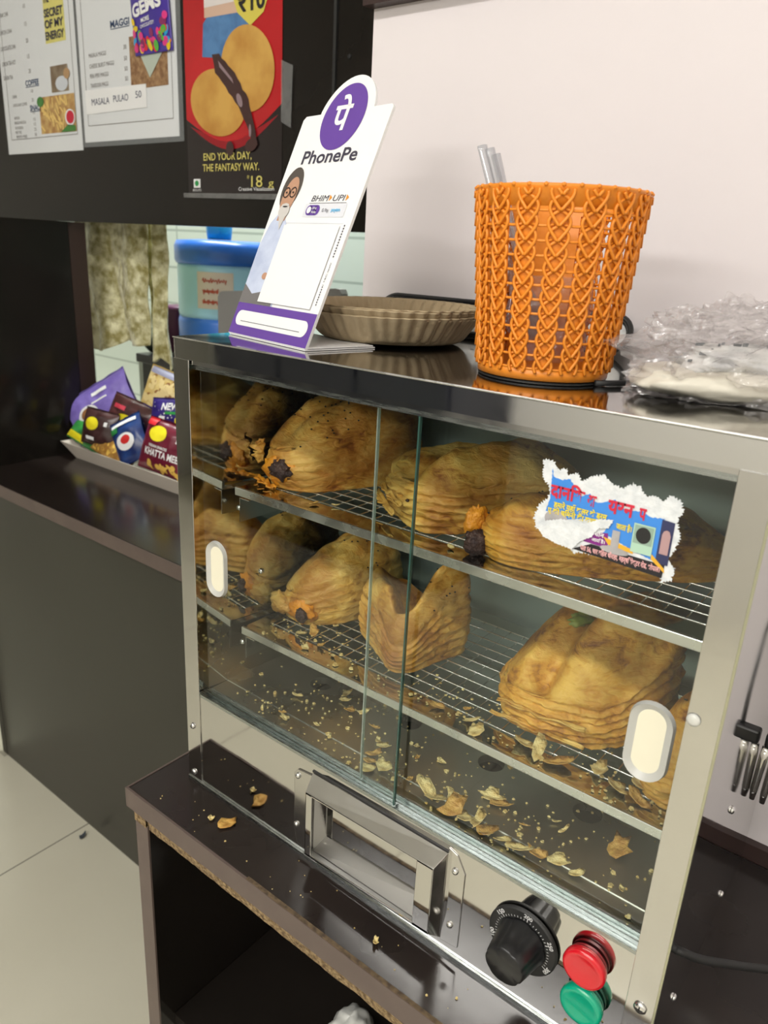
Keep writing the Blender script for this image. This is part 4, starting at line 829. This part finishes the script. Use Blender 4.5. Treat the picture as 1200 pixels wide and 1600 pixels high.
MB().disc(FM, -1.224, .776, .014, .010, 2.4 * D1).poly(FM, [(-1.150, .7135), (-1.092, .7135), (-1.092, .724), (-1.120, .727)], 2.4 * D1).build('garnish_print', mat('garnish', (.07, .22, .05), .6), t)
MB().disc(FM, -1.110, .7400, .019, .016, 2.4 * D1).build('ketchup_bowl_print', MT['ink'], t); MB().disc(FM, -1.109, .7405, .015, .0125, 2.7 * D1).build('ketchup_print', MT['pred'], t)
t = sheet('menu_sheet', 'laminated white noodle price list with a handwritten strip, right of the other sheet', 'menu', -1.062, -.748, .690, 1.06, paper)
MB().prism(FM, [(-1.070, .681), (-.735, .681), (-.735, 1.06), (-1.070, 1.06)], -.0000, .0003).build('laminate_margin', lam_, t)
mb = MB()
for a in ((-1.045, .7205, -.7635, .7205), (-1.045, .7205, -1.045, 1.05), (-.7635, .7205, -.7635, 1.05)): mb.line(FM, *a, .0012, D1)
for s, pz, z, w_ in (('MASALA MAGGI', '30', .8425, .060), ('CHEESE BURST MAGGI', '50', .8235, .085), ('PERI PERI MAGGI', '50', .8060, .064), ('TANDOORI MAGGI', '50', .7890, .062), ('VEG CHEESE MAGGI', '60', .7725, .070)):
    text(mb, FM, s, -1.028, z, .0078, D1, w_); text(mb, FM, pz, -.909, z + .004, .0078, D1, .010)
mb.build('small_lettering', mat('grey_ink', (.16, .14, .13), .6), t, fixn=False)
mb = MB(); text(mb, FM, 'MAGGI', -.948, .886, .0120, D1, .062, .03); mb.line(FM, -.948, .8835, -.886, .8835, .0015, D1); mb.build('heading_lettering', mat('navy_ink', (.03, .06, .14), .6), t, fixn=False)
MB().rect(FM, -.8900, -.7745, .7765, .8650, D1).build('noodle_photo_print', mat('noodles', (.22, .11, .05), .6, nz=(90, 1, (.42, .26, .13))), t)
MB().poly(FM, [(-.862, .842), (-.776, .842), (-.828, .792)], 2 * D1).build('napkin_print', mat('napkin', (.48, .54, .46), .6), t)
s = MB().prism(FM, [(-1.048, .7415), (-.842, .7435), (-.842, .7830), (-1.048, .7860)], .0016, .0022).build('handwritten_strip', MT['white'], t)
mb = MB(); text(mb, FM, 'MASALA', -1.026, .7570, .0125, .0026, .062); text(mb, FM, 'PULAO', -.950, .7585, .0125, .0026, .050); text(mb, FM, '50', -.876, .7610, .0125, .0026, .019); mb.build('handwriting', MT['pnavy'], s, fixn=False)
# sweets sachet taped over the second list
t = thing('sweets_sachet', 'purple sachet of coloured chocolate buttons taped over the noodle price list', 'sachet', (-.815, .583, .83))
FGm = Frame((-.8100, .5850, .826), (math.cos(-.02), 0, math.sin(-.02)), (-math.sin(-.13), 0, math.cos(-.13)))
FGm = Frame((-.8660, .5850, .8290), (1, 0, .0), (-.09, 0, 1))
GW, GH = .1135, .150
def gh(x, y): return .006 * max(0, math.sin(math.pi * min(1, max(0, x / GW)))) ** .6 * min(1, max(0, (y - .004) / .02)) 
mb = MB()
def gf(u, v):
    x = u * GW; y = v * GH; 
    if v == 0: y += .0018 * ((int(u * 40)) % 2)
    return FGm.p(x, y, gh(x, y))
mb.grid(41, 30, gf); o = mb.build('wrapper', mat('violet_wrapper', (.060, .035, .30), .3, nz=(20, .7, (.09, .05, .40))), t, smooth=True, fixn=True); q = o.modifiers.new('th', 'SOLIDIFY'); q.thickness = .0006; q.offset = 1
mb = MB(); text(mb, FGm, 'GEMS', .010, .0615, .0210, .0016, .088, .045, 'L', hfun=gh, rot=.13); text(mb, FGm, 'MORE', .036, .0510, .0070, .0016, .026, .03, hfun=gh, rot=.1); text(mb, FGm, 'CHOCOLATEY!', .032, .0420, .0056, .0016, .042, .02, hfun=gh, rot=.1); text(mb, FGm, 'Cadbury', .030, .0900, .0070, .0016, .036, .02, hfun=gh, rot=.1)
mb.build('white_lettering', MT['ink'], t, fixn=False)
rnd = random.Random(11); cols = [('red', (.75, .03, .04)), ('yellow', (.85, .60, .02)), ('green', (.10, .45, .06)), ('blue', (.03, .35, .70)), ('orange', (.85, .25, .02)), ('pink', (.75, .05, .25)), ('plum', (.25, .03, .12))]
cm = [mat('button_' + n_, c, .35) for n_, c in cols]; mb = MB()
for k in range(62):
    y = .008 + .062 * rnd.random() ** 1.15; x = rnd.uniform(.006, GW - .006)
    if .022 < x < .090 and y > .034: continue
    if y > .058: continue
    mb.cur = rnd.randrange(7); r1, r2, ro = rnd.uniform(.006, .0095), rnd.uniform(.0045, .007), rnd.random() * 3; x = max(.008, min(GW - .009, x))
    pts = [(x + r1 * math.cos(a) * math.cos(ro) - r2 * math.sin(a) * math.sin(ro), y + r1 * math.cos(a) * math.sin(ro) + r2 * math.sin(a) * math.cos(ro)) for a in [2 * math.pi * i / 14 for i in range(14)]]
    mb.add([FGm.p(px, py, gh(px, py) + .0010 + k * .00002) for px, py in pts], [tuple(range(14))])
mb.build('sweets_print', cm, t, fixn=False)
# red biscuit poster
t = sheet('biscuit_poster', 'red and black biscuit poster taped on the black partition right of the price lists', 'poster', -.725, -.478, .588, 1.06, mat('poster_black', (.018, .012, .012), .22, spec=.6))
# red field with a curved lower edge
pts = [(-.725, 1.06), (-.725, .716)] + [(-.725 + .247 * k / 16, .716 - .046 * math.sin(math.pi * (k / 16)) + .012 * k / 16) for k in range(1, 16)] + [(-.478, .728), (-.478, 1.06)]
MB().poly(FM, pts, D1).build('red_print', mat('poster_red', (.55, .015, .02), .25, spec=.6, nz=(6, .7, (.40, .008, .012))), t)
pts2 = [(-.715, .706)] + [(-.715 + .229 * k / 16, .704 - .062 * math.sin(math.pi * (k / 16))) for k in range(0, 17)] + [(-.486, .716)]
pts3 = [(-.715 + .229 * k / 16, .704 - .026 * math.sin(math.pi * (k / 16)) + .008 * k / 16) for k in range(16, -1, -1)]
MB().poly(FM, [(-.715 + .229 * k / 16, .704 - .045 * math.sin(math.pi * (k / 16)) + .008 * k / 16) for k in range(0, 17)] + pts3, D1 * .8).build('crimson_plate_print', mat('plate_crimson', (.30, .008, .015), .3), t)
MB().poly(FM, [(-.676, .812), (-.672, .862), (-.660, .872), (-.560, .868), (-.556, .845), (-.575, .800)], 1.5 * D1).build('jeans_print', mat('denim', (.10, .24, .48), .5, nz=(50, .8, (.06, .15, .34))), t)
MB().poly(FM, [(-.668, .870), (-.560, .868), (-.560, .93), (-.668, .93)], 1.6 * D1).build('midriff_print', mat('midriff', (.66, .45, .34), .5), t)
MB().poly(FM, [(-.668, .885), (-.560, .885), (-.560, .95), (-.668, .95)], 1.8 * D1).build('top_print', mat('pale_top', (.75, .70, .68), .5), t)
MB().poly(FM, [(-.600, .905), (-.583, .868), (-.552, .846), (-.520, .862), (-.498, .905), (-.498, .95), (-.600, .95)], 2 * D1).build('price_badge_print', mat('badge_gold', (.70, .60, .10), .4), t)
mb = MB(); text(mb, FM, '₹10', -.548, .868, .027, 2.6 * D1, .064, .03, 'C'); mb.build('price_lettering', MT['pblack'], t, fixn=False)
bisc = mat('biscuit_print', (.66, .38, .09), .5, nz=(14, 1, (.48, .22, .04)))
MB().disc(FM, -.6370, .7380, .0740, .0520, 2.2 * D1, 40, -.25).disc(FM, -.5600, .7840, .0690, .0620, 2.4 * D1, 40, -.7).build('biscuit_print', bisc, t)
choc = [(-.648, .812), (-.630, .812), (-.590, .780), (-.556, .738), (-.540, .690), (-.534, .668), (-.548, .664), (-.556, .690), (-.575, .720), (-.605, .752), (-.640, .785)]
MB().poly(FM, jag(choc, .002, .01, 3), 3 * D1).disc(FM, -.6050, .664, .010, .012, 3 * D1).disc(FM, -.550, .668, .016, .010, 3.1 * D1, 20, .3).build('chocolate_print', mat('chocolate_print', (.045, .012, .012), .15, coat=.6), t)
MB().poly(FM, [(-.632, .803), (-.596, .772), (-.592, .764), (-.628, .792)], 3.4 * D1).disc(FM, -.578, .738, .006, .012, 3.4 * D1, 20, .5).disc(FM, -.552, .690, .003, .010, 3.4 * D1).build('gloss_print', mat('choc_gloss', (.28, .20, .22), .3), t)
mb = MB(); gold = mat('gold_lettering', (.66, .58, .16), .4)
text(mb, FM, 'END YOUR DAY,', -.615, .6465, .0125, D1 * 1.5, .128, .01, 'C'); text(mb, FM, 'THE FANTASY WAY.', -.607, .6285, .0125, D1 * 1.5, .150, .01, 'C')
text(mb, FM, '18', -.552, .6015, .0190, D1 * 1.5, .028, .0); text(mb, FM, 'g', -.509, .6025, .0120, D1 * 1.5, .013, .0); text(mb, FM, '*', -.563, .6100, .0110, D1 * 1.5, .006, .0)
mb.build('gold_lettering', gold, t, fixn=False)
mb = MB(); text(mb, FM, 'Creative Visualization', -.585, .5955, .0062, D1 * 1.5, .090); text(mb, FM, 'BISCUITS', -.712, .5950, .004, D1 * 1.5, .024); mb.rect(FM, -.709, -.690, .6010, .6160, D1 * 1.4); mb.build('white_lettering', MT['ink'], t, fixn=False)
MB().disc(FM, -.6995, .6085, .0055, .0048, 2 * D1).build('green_dot_print', mat('veg_green', (.03, .30, .08), .5), t)
# clear tape strips round the poster
t2 = MB(); t2.prism(FM, [(-.738, .584), (-.472, .581), (-.472, .590), (-.738, .592)], .0030, .0033).prism(FM, [(-.478, .70), (-.455, .69), (-.452, .78), (-.478, .79)], .0030, .0033); t2.build('clear_tape', glassy('tape', (.9, .9, .9), 1.5, .12, .03, (.7, .7, .7), .12, (40, .5)), t)
# screw on partition and bracket by the corner
tag(MB().lathe([(.004, 0), (.003, .002), (.0001, .0024)], FF.M() @ Matrix.Translation((-.335, .782, -.590)), 14).build('partition_screw', MT['blackm'], loc=(-.335, .59, .782)), 'black screw head in the partition above the payment stand', 'screw')
# ================================================================== SNACK TRAY and packets
t = thing('snack_tray', 'cream shallow plastic tray full of snack packets on the dark counter', 'tray', (-.78, .61, .001))
TX0, TX1, TY0, TY1 = -1.125, -.50, .548, .715
def ring(e, z): return [(TX0 - e, TY0 - e * .35, z), (TX1 + e, TY0 - e * .35, z), (TX1 + e, TY1 + e, z), (TX0 - e, TY1 + e, z)]
vs = ring(0, .001) + ring(.045, .036) + ring(.048, .036) + ring(.047, .034) + ring(.003, -.0) 
vs = ring(0, .0015) + ring(.040, .036) + ring(.044, .036) + ring(.003, .0003)
MB().add(vs, [(3, 2, 1, 0)] + [(a * 4 + k, a * 4 + (k + 1) % 4, (a + 1) * 4 + (k + 1) % 4, (a + 1) * 4 + k) for a in range(3) for k in range(4)] + [(12, 13, 14, 15)]).build('tray_body', mat('cream_tray', (.62, .55, .47), .4), t, fixn=True)
def packet(label, c, w_, h_, rot, tiltx, yawz, thick, base, base2, deco, seed, group=None):
    """pillow packet: centre c, face towards the viewer, in-plane rotation rot, leaning back tiltx"""
    rz = Matrix.Rotation(yawz, 3, 'Z') @ Matrix.Rotation(-tiltx, 3, 'X'); e1 = Vector((math.cos(rot), 0, math.sin(rot))); e2 = Vector((-math.sin(rot), 0, math.cos(rot)))
    F = Frame(c, rz @ e1, rz @ e2); t = thing('snack_packet', label, 'packet', c)
    def hf(x, y):
        u = max(0, 1 - abs(2 * x / w_) ** 2.4); v = max(0, 1 - abs(2 * y / (h_ * .9)) ** 2.2); return thick * (u * v) ** .55 + .0022 * fn3((x * 50, y * 50, seed), 1) * (u * v) ** .3
    for sg in (1, -1):
        pass
    mb = MB()
    nu, nv = 25, 31
    for sg in (1, -1):
        def f(u, v, sg=sg):
            x = (u - .5) * w_; y = (v - .5) * h_; x *= 1 - .05 * math.sin(math.pi * v); return F.p(x, y, sg * hf(x, y) + .0015 * math.sin(u * 26) * (1 if v in (0, 1) else 0))
        mb.grid(nu, nv, f)
    o = mb.build('wrapper', mat('wrapper_' + str(seed), base, .28, spec=.6, nz=(35, 1, base2)), t, smooth=True, fixn=True)
    for i, (kind, m, a) in enumerate(deco):
        mb = MB(); dd = .0010 + .0005 * i
        if kind == 'ell':
            x, y, rx, ry = a; n = 20; pts = [(x, y)] + [(x + rx * q * math.cos(2 * math.pi * k / n), y + ry * q * math.sin(2 * math.pi * k / n)) for q in (.5, 1) for k in range(n)]
            mb.add([F.p(px, py, hf(px, py) + dd) for px, py in pts], [(0, 1 + k, 1 + (k + 1) % n) for k in range(n)] + [(1 + k, 21 + k, 21 + (k + 1) % n, 1 + (k + 1) % n) for k in range(n)])
        elif kind == 'band':
            x0, x1, y0, y1 = a; mb.grid(17, 9, lambda u, v: F.p(x0 + (x1 - x0) * u, y0 + (y1 - y0) * v, hf(x0 + (x1 - x0) * u, y0 + (y1 - y0) * v) + dd))
        elif kind == 'text':
            s, x, y, hh, ww = a; text(mb, F, s, x, y, hh, dd, ww, .03, 'C', hfun=hf)
        elif kind == 'bits':
            x0, x1, y0, y1, n, r = a; rnd = random.Random(seed)
            for _ in range(n):
                x, y = rnd.uniform(x0, x1), rnd.uniform(y0, y1); q = r * rnd.uniform(.6, 1.3); az = rnd.random() * 3; el = rnd.uniform(.3, 1)
                pts = [(x + q * math.cos(t_) * math.cos(az) - q * el * math.sin(t_) * math.sin(az), y + q * math.cos(t_) * math.sin(az) + q * el * math.sin(t_) * math.cos(az)) for t_ in [2 * math.pi * k / 7 for k in range(7)]]
                mb.add([F.p(px, py, hf(px, py) + dd) for px, py in pts], [tuple(range(7))])
        mb.build({'ell': 'emblem_print', 'band': 'colour_panel', 'text': 'lettering', 'bits': 'dotted_print'}[kind], m, t, fixn=False, smooth=kind != 'text')
    return t
lil, wht, yel = mat('lilac_ink', (.42, .33, .75), .35), MT['ink'], mat('logo_yellow', (.80, .68, .02), .4)
gold2 = mat('snack_gold', (.72, .46, .09), .5); brn = mat('snack_brown', (.30, .13, .04), .5)
packet('lilac biscuit packet with a round chocolate biscuit picture, top left in the tray', (-1.108, .612, .120), .185, .120, .62, .35, .35, .020, (.20, .14, .50), (.27, .20, .62),
       [('ell', wht, (-.030, -.012, .030, .024)), ('ell', brn, (-.030, -.010, .020, .016)), ('band', wht, (-.004, .040, .024, .033)), ('band', wht, (-.010, .034, .006, .010)), ('band', mat('red_flash', (.6, .02, .05), .4), (-.055, -.025, -.046, -.034))], 21)
packet('green and yellow snack packet at the front left end of the tray', (-1.095, .566, .056), .12, .055, -.32, .6, .3, .012, (.02, .16, .04), (.05, .30, .06), [('band', yel, (-.060, .0, -.024, -.008))], 22)
packet('dark brown packet with a yellow oval emblem standing at the front left of the tray', (-1.040, .562, .086), .095, .085, -.10, .25, .3, .018, (.035, .012, .012), (.07, .03, .03), [('ell', yel, (-.012, .008, .019, .015)), ('band', wht, (-.025, .0, -.030, -.022)), ('band', wht, (.022, .030, .008, .018))], 23)
packet('dark brown packet with a yellow oval emblem lying behind the blue packet', (-.975, .612, .118), .145, .075, -.22, .35, .3, .016, (.040, .014, .012), (.09, .03, .03), [('ell', yel, (-.010, -.014, .026, .011)), ('band', mat('pinkred', (.55, .05, .08), .4), (-.055, -.020, .004, .014)), ('band', wht, (.032, .042, -.014, -.004))], 24)
packet('blue white and red snack packet leaning in the middle of the tray', (-.930, .568, .080), .085, .105, .55, .35, .3, .018, (.012, .025, .12), (.02, .06, .22),
       [('ell', wht, (-.004, -.006, .024, .020)), ('ell', mat('logored', (.65, .03, .03), .4), (-.002, -.002, .013, .010)), ('band', wht, (-.034, .034, .034, .042)), ('band', mat('grn', (.03, .22, .06), .4), (-.038, -.016, .020, .034))], 25)
packet('orange and brown snack mix packet lying at the front of the tray', (-.985, .566, .046), .14, .060, -.30, .75, .25, .012, (.30, .14, .03), (.55, .32, .07), [('bits', gold2, (-.065, .065, -.024, .022, 60, .006)), ('bits', brn, (-.065, .065, -.024, .022, 26, .004))], 26)
packet('maroon namkeen packet with a yellow emblem and white lettering at the front of the tray', (-.805, .574, .082), .130, .115, -.14, .30, .25, .022, (.13, .008, .025), (.17, .015, .035),
       [('ell', yel, (-.020, .026, .024, .017)), ('text', wht, ('KHATTA MEETHA', .018, -.022, .015, .120)), ('text', wht, ('INDIAN SNACKS', -.008, -.004, .006, .05)), ('bits', gold2, (-.03, .05, -.052, -.034, 36, .006)), ('band', wht, (.032, .046, .018, .032)), ('band', mat('redtag', (.6, .02, .03), .4), (-.060, -.035, .040, .056))], 27)
packet('navy snack packet with white dots and lettering behind the maroon one', (-.840, .622, .138), .120, .085, .08, .30, .3, .018, (.025, .015, .14), (.05, .03, .22),
       [('bits', wht, (-.05, .05, -.03, .032, 34, .0016)), ('text', wht, ('NEW', -.002, .014, .016, .045)), ('ell', yel, (.030, -.010, .016, .014)), ('band', wht, (-.028, -.012, -.014, .0)), ('band', mat('grn2', (.03, .3, .06), .4), (-.012, .02, .004, .010))], 28)
packet('yellow sev snack bag with a silver top standing at the back right of the tray', (-.905, .665, .165), .150, .115, -.25, .25, .35, .020, (.68, .48, .14), (.82, .66, .30),
       [('bits', brn, (-.055, .055, -.02, .04, 34, .006)), ('bits', mat('sev', (.85, .68, .32), .5), (-.06, .06, -.035, .035, 60, .009)), ('band', mat('silver_seal', (.30, .30, .42), .3), (-.07, .07, .040, .054)), ('band', mat('navy_foot', (.04, .03, .20), .4), (-.07, .07, -.054, -.034))], 29)
packet('dark navy packet lying at the back of the tray beside the lilac packet', (-1.000, .650, .110), .110, .060, -.15, .3, .35, .014, (.015, .015, .04), (.03, .03, .09), [('ell', mat('olive', (.25, .25, .03), .5), (-.01, .005, .014, .012))], 30)
FK = Frame((0, .790, 0), (1, 0, 0), (0, 0, 1))
tag(MB().prism(FK, [(-.865, .001), (-.495, .001), (-.495, .424), (-.500, .432), (-.510, .433), (-.850, .404), (-.860, .400), (-.865, .390)], 0, .02).build('grey_board', MT['grey'], loc=(-.68, .78, .001)), 'grey board with rounded corners standing on the counter behind the payment stand', 'board')
# ================================================================== KITCHEN seen through the hatch
cm_ = mat('gold_velvet', (.30, .26, .08), .45, nz=(42, 1, (.80, .77, .50)), bump=(60, .7)); cm_.node_tree.nodes['Principled BSDF'].inputs['Sheen Weight'].default_value = .4
tag(MB().tube([(-1.75, .73, .6205), (-.3, .73, .6205)], .006, 10).tube([(-1.74, .73, .6205), (-1.74, .605, .6205)], .005, 8).tube([(-.31, .73, .6205), (-.31, .605, .6205)], .005, 8).build('curtain_rod', MT['chrome2'], smooth=True), 'thin steel rod carrying the gold cloth above the hatch', 'rod')
t = thing('gold_cloth', 'gold velvet cloth hanging inside the serving hatch', 'cloth', (-1.26, .72, .25))
def clf(x0, x1, y, zb0, zb1, sd, k):
    def f(u, v):
        x = x0 + (x1 - x0) * u; zb = zb0 + (zb1 - zb0) * u - .02 * abs(math.sin(u * 5)); z = .62 + (zb - .62) * v
        return Vector((x + .010 * fn3((z * 6, sd, 0), 1), y + .016 * math.sin(u * k + 1.5 * fn3((0, z * 3, sd), 1)) * (.4 + .6 * v) + .01 * fn3((x * 20, z * 12, sd), 1), z))
    return f
for nm, a in (('main_fall', (-1.345, -1.050, .715, .232, .285, 2, 13)), ('side_fall', (-1.085, -1.020, .745, .250, .225, 7, 9))):
    o = MB().grid(70, 60, clf(*a)).build(nm, cm_, t, smooth=True); q = o.modifiers.new('th', 'SOLIDIFY'); q.thickness = .004
# water cooler jug
t = thing('water_cooler', 'blue and pale blue insulated water jug in the kitchen behind the payment stand', 'water jug', (-1.112, 1.02, .19))
m = Matrix.Translation((-1.112, 1.02, 0)); cr_ = .136
MB().lathe([(cr_ * .96, .20), (cr_, .21), (cr_ * 1.01, .305), (cr_ * .99, .318)], m, 48).build('lower_band', mat('jug_blue', (.03, .16, .62), .35), t, smooth=True)
MB().lathe([(cr_ * .985, .318), (cr_, .33), (cr_, .44), (cr_ * .985, .452)], m, 48).build('body', mat('jug_pale_blue', (.36, .66, .84), .35), t, smooth=True)
MB().lathe([(cr_ * 1.02, .452), (cr_ * 1.05, .46), (cr_ * 1.05, .495), (cr_ * 1.0, .508), (cr_ * .6, .512), (.001, .512)], m, 48).build('lid', mat('jug_lid_blue', (.03, .15, .60), .3), t, smooth=True)
def jf(u, v, r=cr_ * 1.008, a0=-1.35, a1=-.65, z0=.345, z1=.435): a = a0 + (a1 - a0) * u; return Vector((-1.112 + r * math.cos(a), 1.02 + r * math.sin(a), z0 + (z1 - z0) * v))
MB().grid(16, 4, jf).build('paper_label', mat('jug_label', (.66, .58, .50), .7), t, smooth=True)
mb = MB()
class CF:
    def p(s, x, y, d=0): a = -1.35 + x; r = cr_ * 1.018; return Vector((-1.112 + r * math.cos(a), 1.02 + r * math.sin(a), y))
for k in range(3):      # faded handwriting, not readable in the photograph: a wavering pen stroke per line
    mb.tube([CF().p(.12 + (.45 if k == 0 else .3) * i / 30, .414 - k * .026 + .005 * math.sin(i * 1.9 + k) * (1 + .5 * math.sin(i * .7))) for i in range(31)], .0013, 5)
mb.build('label_writing', mat('label_red', (.55, .10, .05), .6), t, fixn=False)
t = tag(MB().lathe([(.030, .513), (.033, .53), (.036, .60), (.030, .60), (.028, .52)], Matrix.Translation((-1.105, .98, 0)), 28).build('turquoise_cup', mat('turquoise_plastic', (.02, .42, .60), .3), smooth=True, loc=(-1.105, .98, .513)), 'turquoise plastic cup standing on the blue water jug', 'cup')
tag(MB().lathe([(.05, .20), (.056, .21), (.058, .315), (.062, .318), (.062, .328), (.04, .330), (.001, .331)], Matrix.Translation((-1.322, 1.02, 0)), 30).build('plum_canister', mat('plum_plastic', (.10, .02, .07), .35), smooth=True, loc=(-1.325, 1.02, .2)), 'small plum canister left of the blue water jug', 'canister')
t = thing('kitchen_stand', 'black kitchen stand under the water jug behind the hatch', 'stand', (-1.1, 1.05, FZ))
MB().box(-1.385, -.5, .90, 1.25, .17, .195).build('stand_top', MT['black'], t, bevel=.003); MB().box(-1.375, -.52, .915, 1.24, FZ, .17).build('stand_body', mat('stand_black', (.02, .02, .018), .5), t)
tag(MB().box(-1.60, -1.50, 1.05, 1.25, FZ, .16).build('grey_bin', mat('grey_green_plastic', (.30, .33, .27), .5), bevel=.01), 'grey upright bin beside the black kitchen stand below the gold cloth', 'bin')
mb = MB().grid(30, 18, lambda u, v: Vector((-1.35 + .035 * math.cos(2 * math.pi * u) * math.sin(math.pi * v) * (1 + .3 * fn3((u * 5, v * 5, 1), 1)), .95 + .04 * math.sin(2 * math.pi * u) * math.sin(math.pi * v), .23 - .034 * math.cos(math.pi * v) * (1 + .3 * fn3((u * 4, v * 6, 2), 1)))), True)
tag(mb.build('dark_cloth_bundle', mat('green_black_cloth', (.03, .045, .03), .7), smooth=True, loc=(-1.35, .95, .2)), 'dark green crumpled bundle at the left end of the kitchen stand', 'bundle')
# ================================================================== floor scraps
tag(flake((-.80, .300, FZ + .0005), .012, 77, 'newsdark', .2, .6) , 'small black scrap on the floor at the foot of the counter', 'scrap').name = 'black_scrap'
# ================================================================== far side of the room (behind the photographer)
t = thing('dark_reflection_block', 'added dark block by the front wall, giving steel and glass a dark reflection', 'block', (-1.5, -2.1, FZ))  # unseen; added as the dark thing that steel and glass reflect
MB().box(-2.25, -.95, -2.38, -1.9, FZ, 1.2).build('block_body', mat('navy_block_body', (.018, .02, .03), .35), t, bevel=.003)
for x in (-2.23, -1.80, -1.37): MB().box(x, x + .41, -1.898, -1.88, FZ + .08, 1.17).build('block_front', mat('navy_block_front', (.02, .022, .034), .35), t, bevel=.002)
for loc, sx in (((-.35, -1.4, 1.9), 1.25), ((.85, -1.5, 1.9), 1.25), ((-1.3, 1.0, 1.9), 1.25)):
    t = thing('tube_light', {-.35: 'ceiling tube light over the middle of the shop', .85: 'ceiling tube light over the right of the shop', -1.3: 'ceiling tube light over the kitchen'}[loc[0]], 'light', (loc[0], loc[1], CZ))
    MB().box(loc[0] - sx / 2, loc[0] + sx / 2, loc[1] - .03, loc[1] + .03, 1.91, 1.949).build('fitting', MT['white'], t)
    MB().tube([(loc[0] - sx / 2 + .02, loc[1], 1.893), (loc[0] + sx / 2 - .02, loc[1], 1.893)], .013, 16).build('tube', mat('lit_tube', (1, 1, 1), .4, emis=((1, .98, .93), 8)), t, smooth=True)

t = thing('added_fill_light', 'added tube light on the front wall, brightening the inside of the warmer', 'light', (.35, -2.39, 1.15))  # unseen fitting added to carry the front fill lamp
MB().box(-.27, .97, -2.399, -2.36, 1.12, 1.18).build('fitting', MT['white'], t)
MB().tube([(-.25, -2.34, 1.15), (.95, -2.34, 1.15)], .013, 16).build('tube', mat('added_lit_tube', (1, 1, 1), .4, emis=((1, .98, .93), 8)), t, smooth=True)
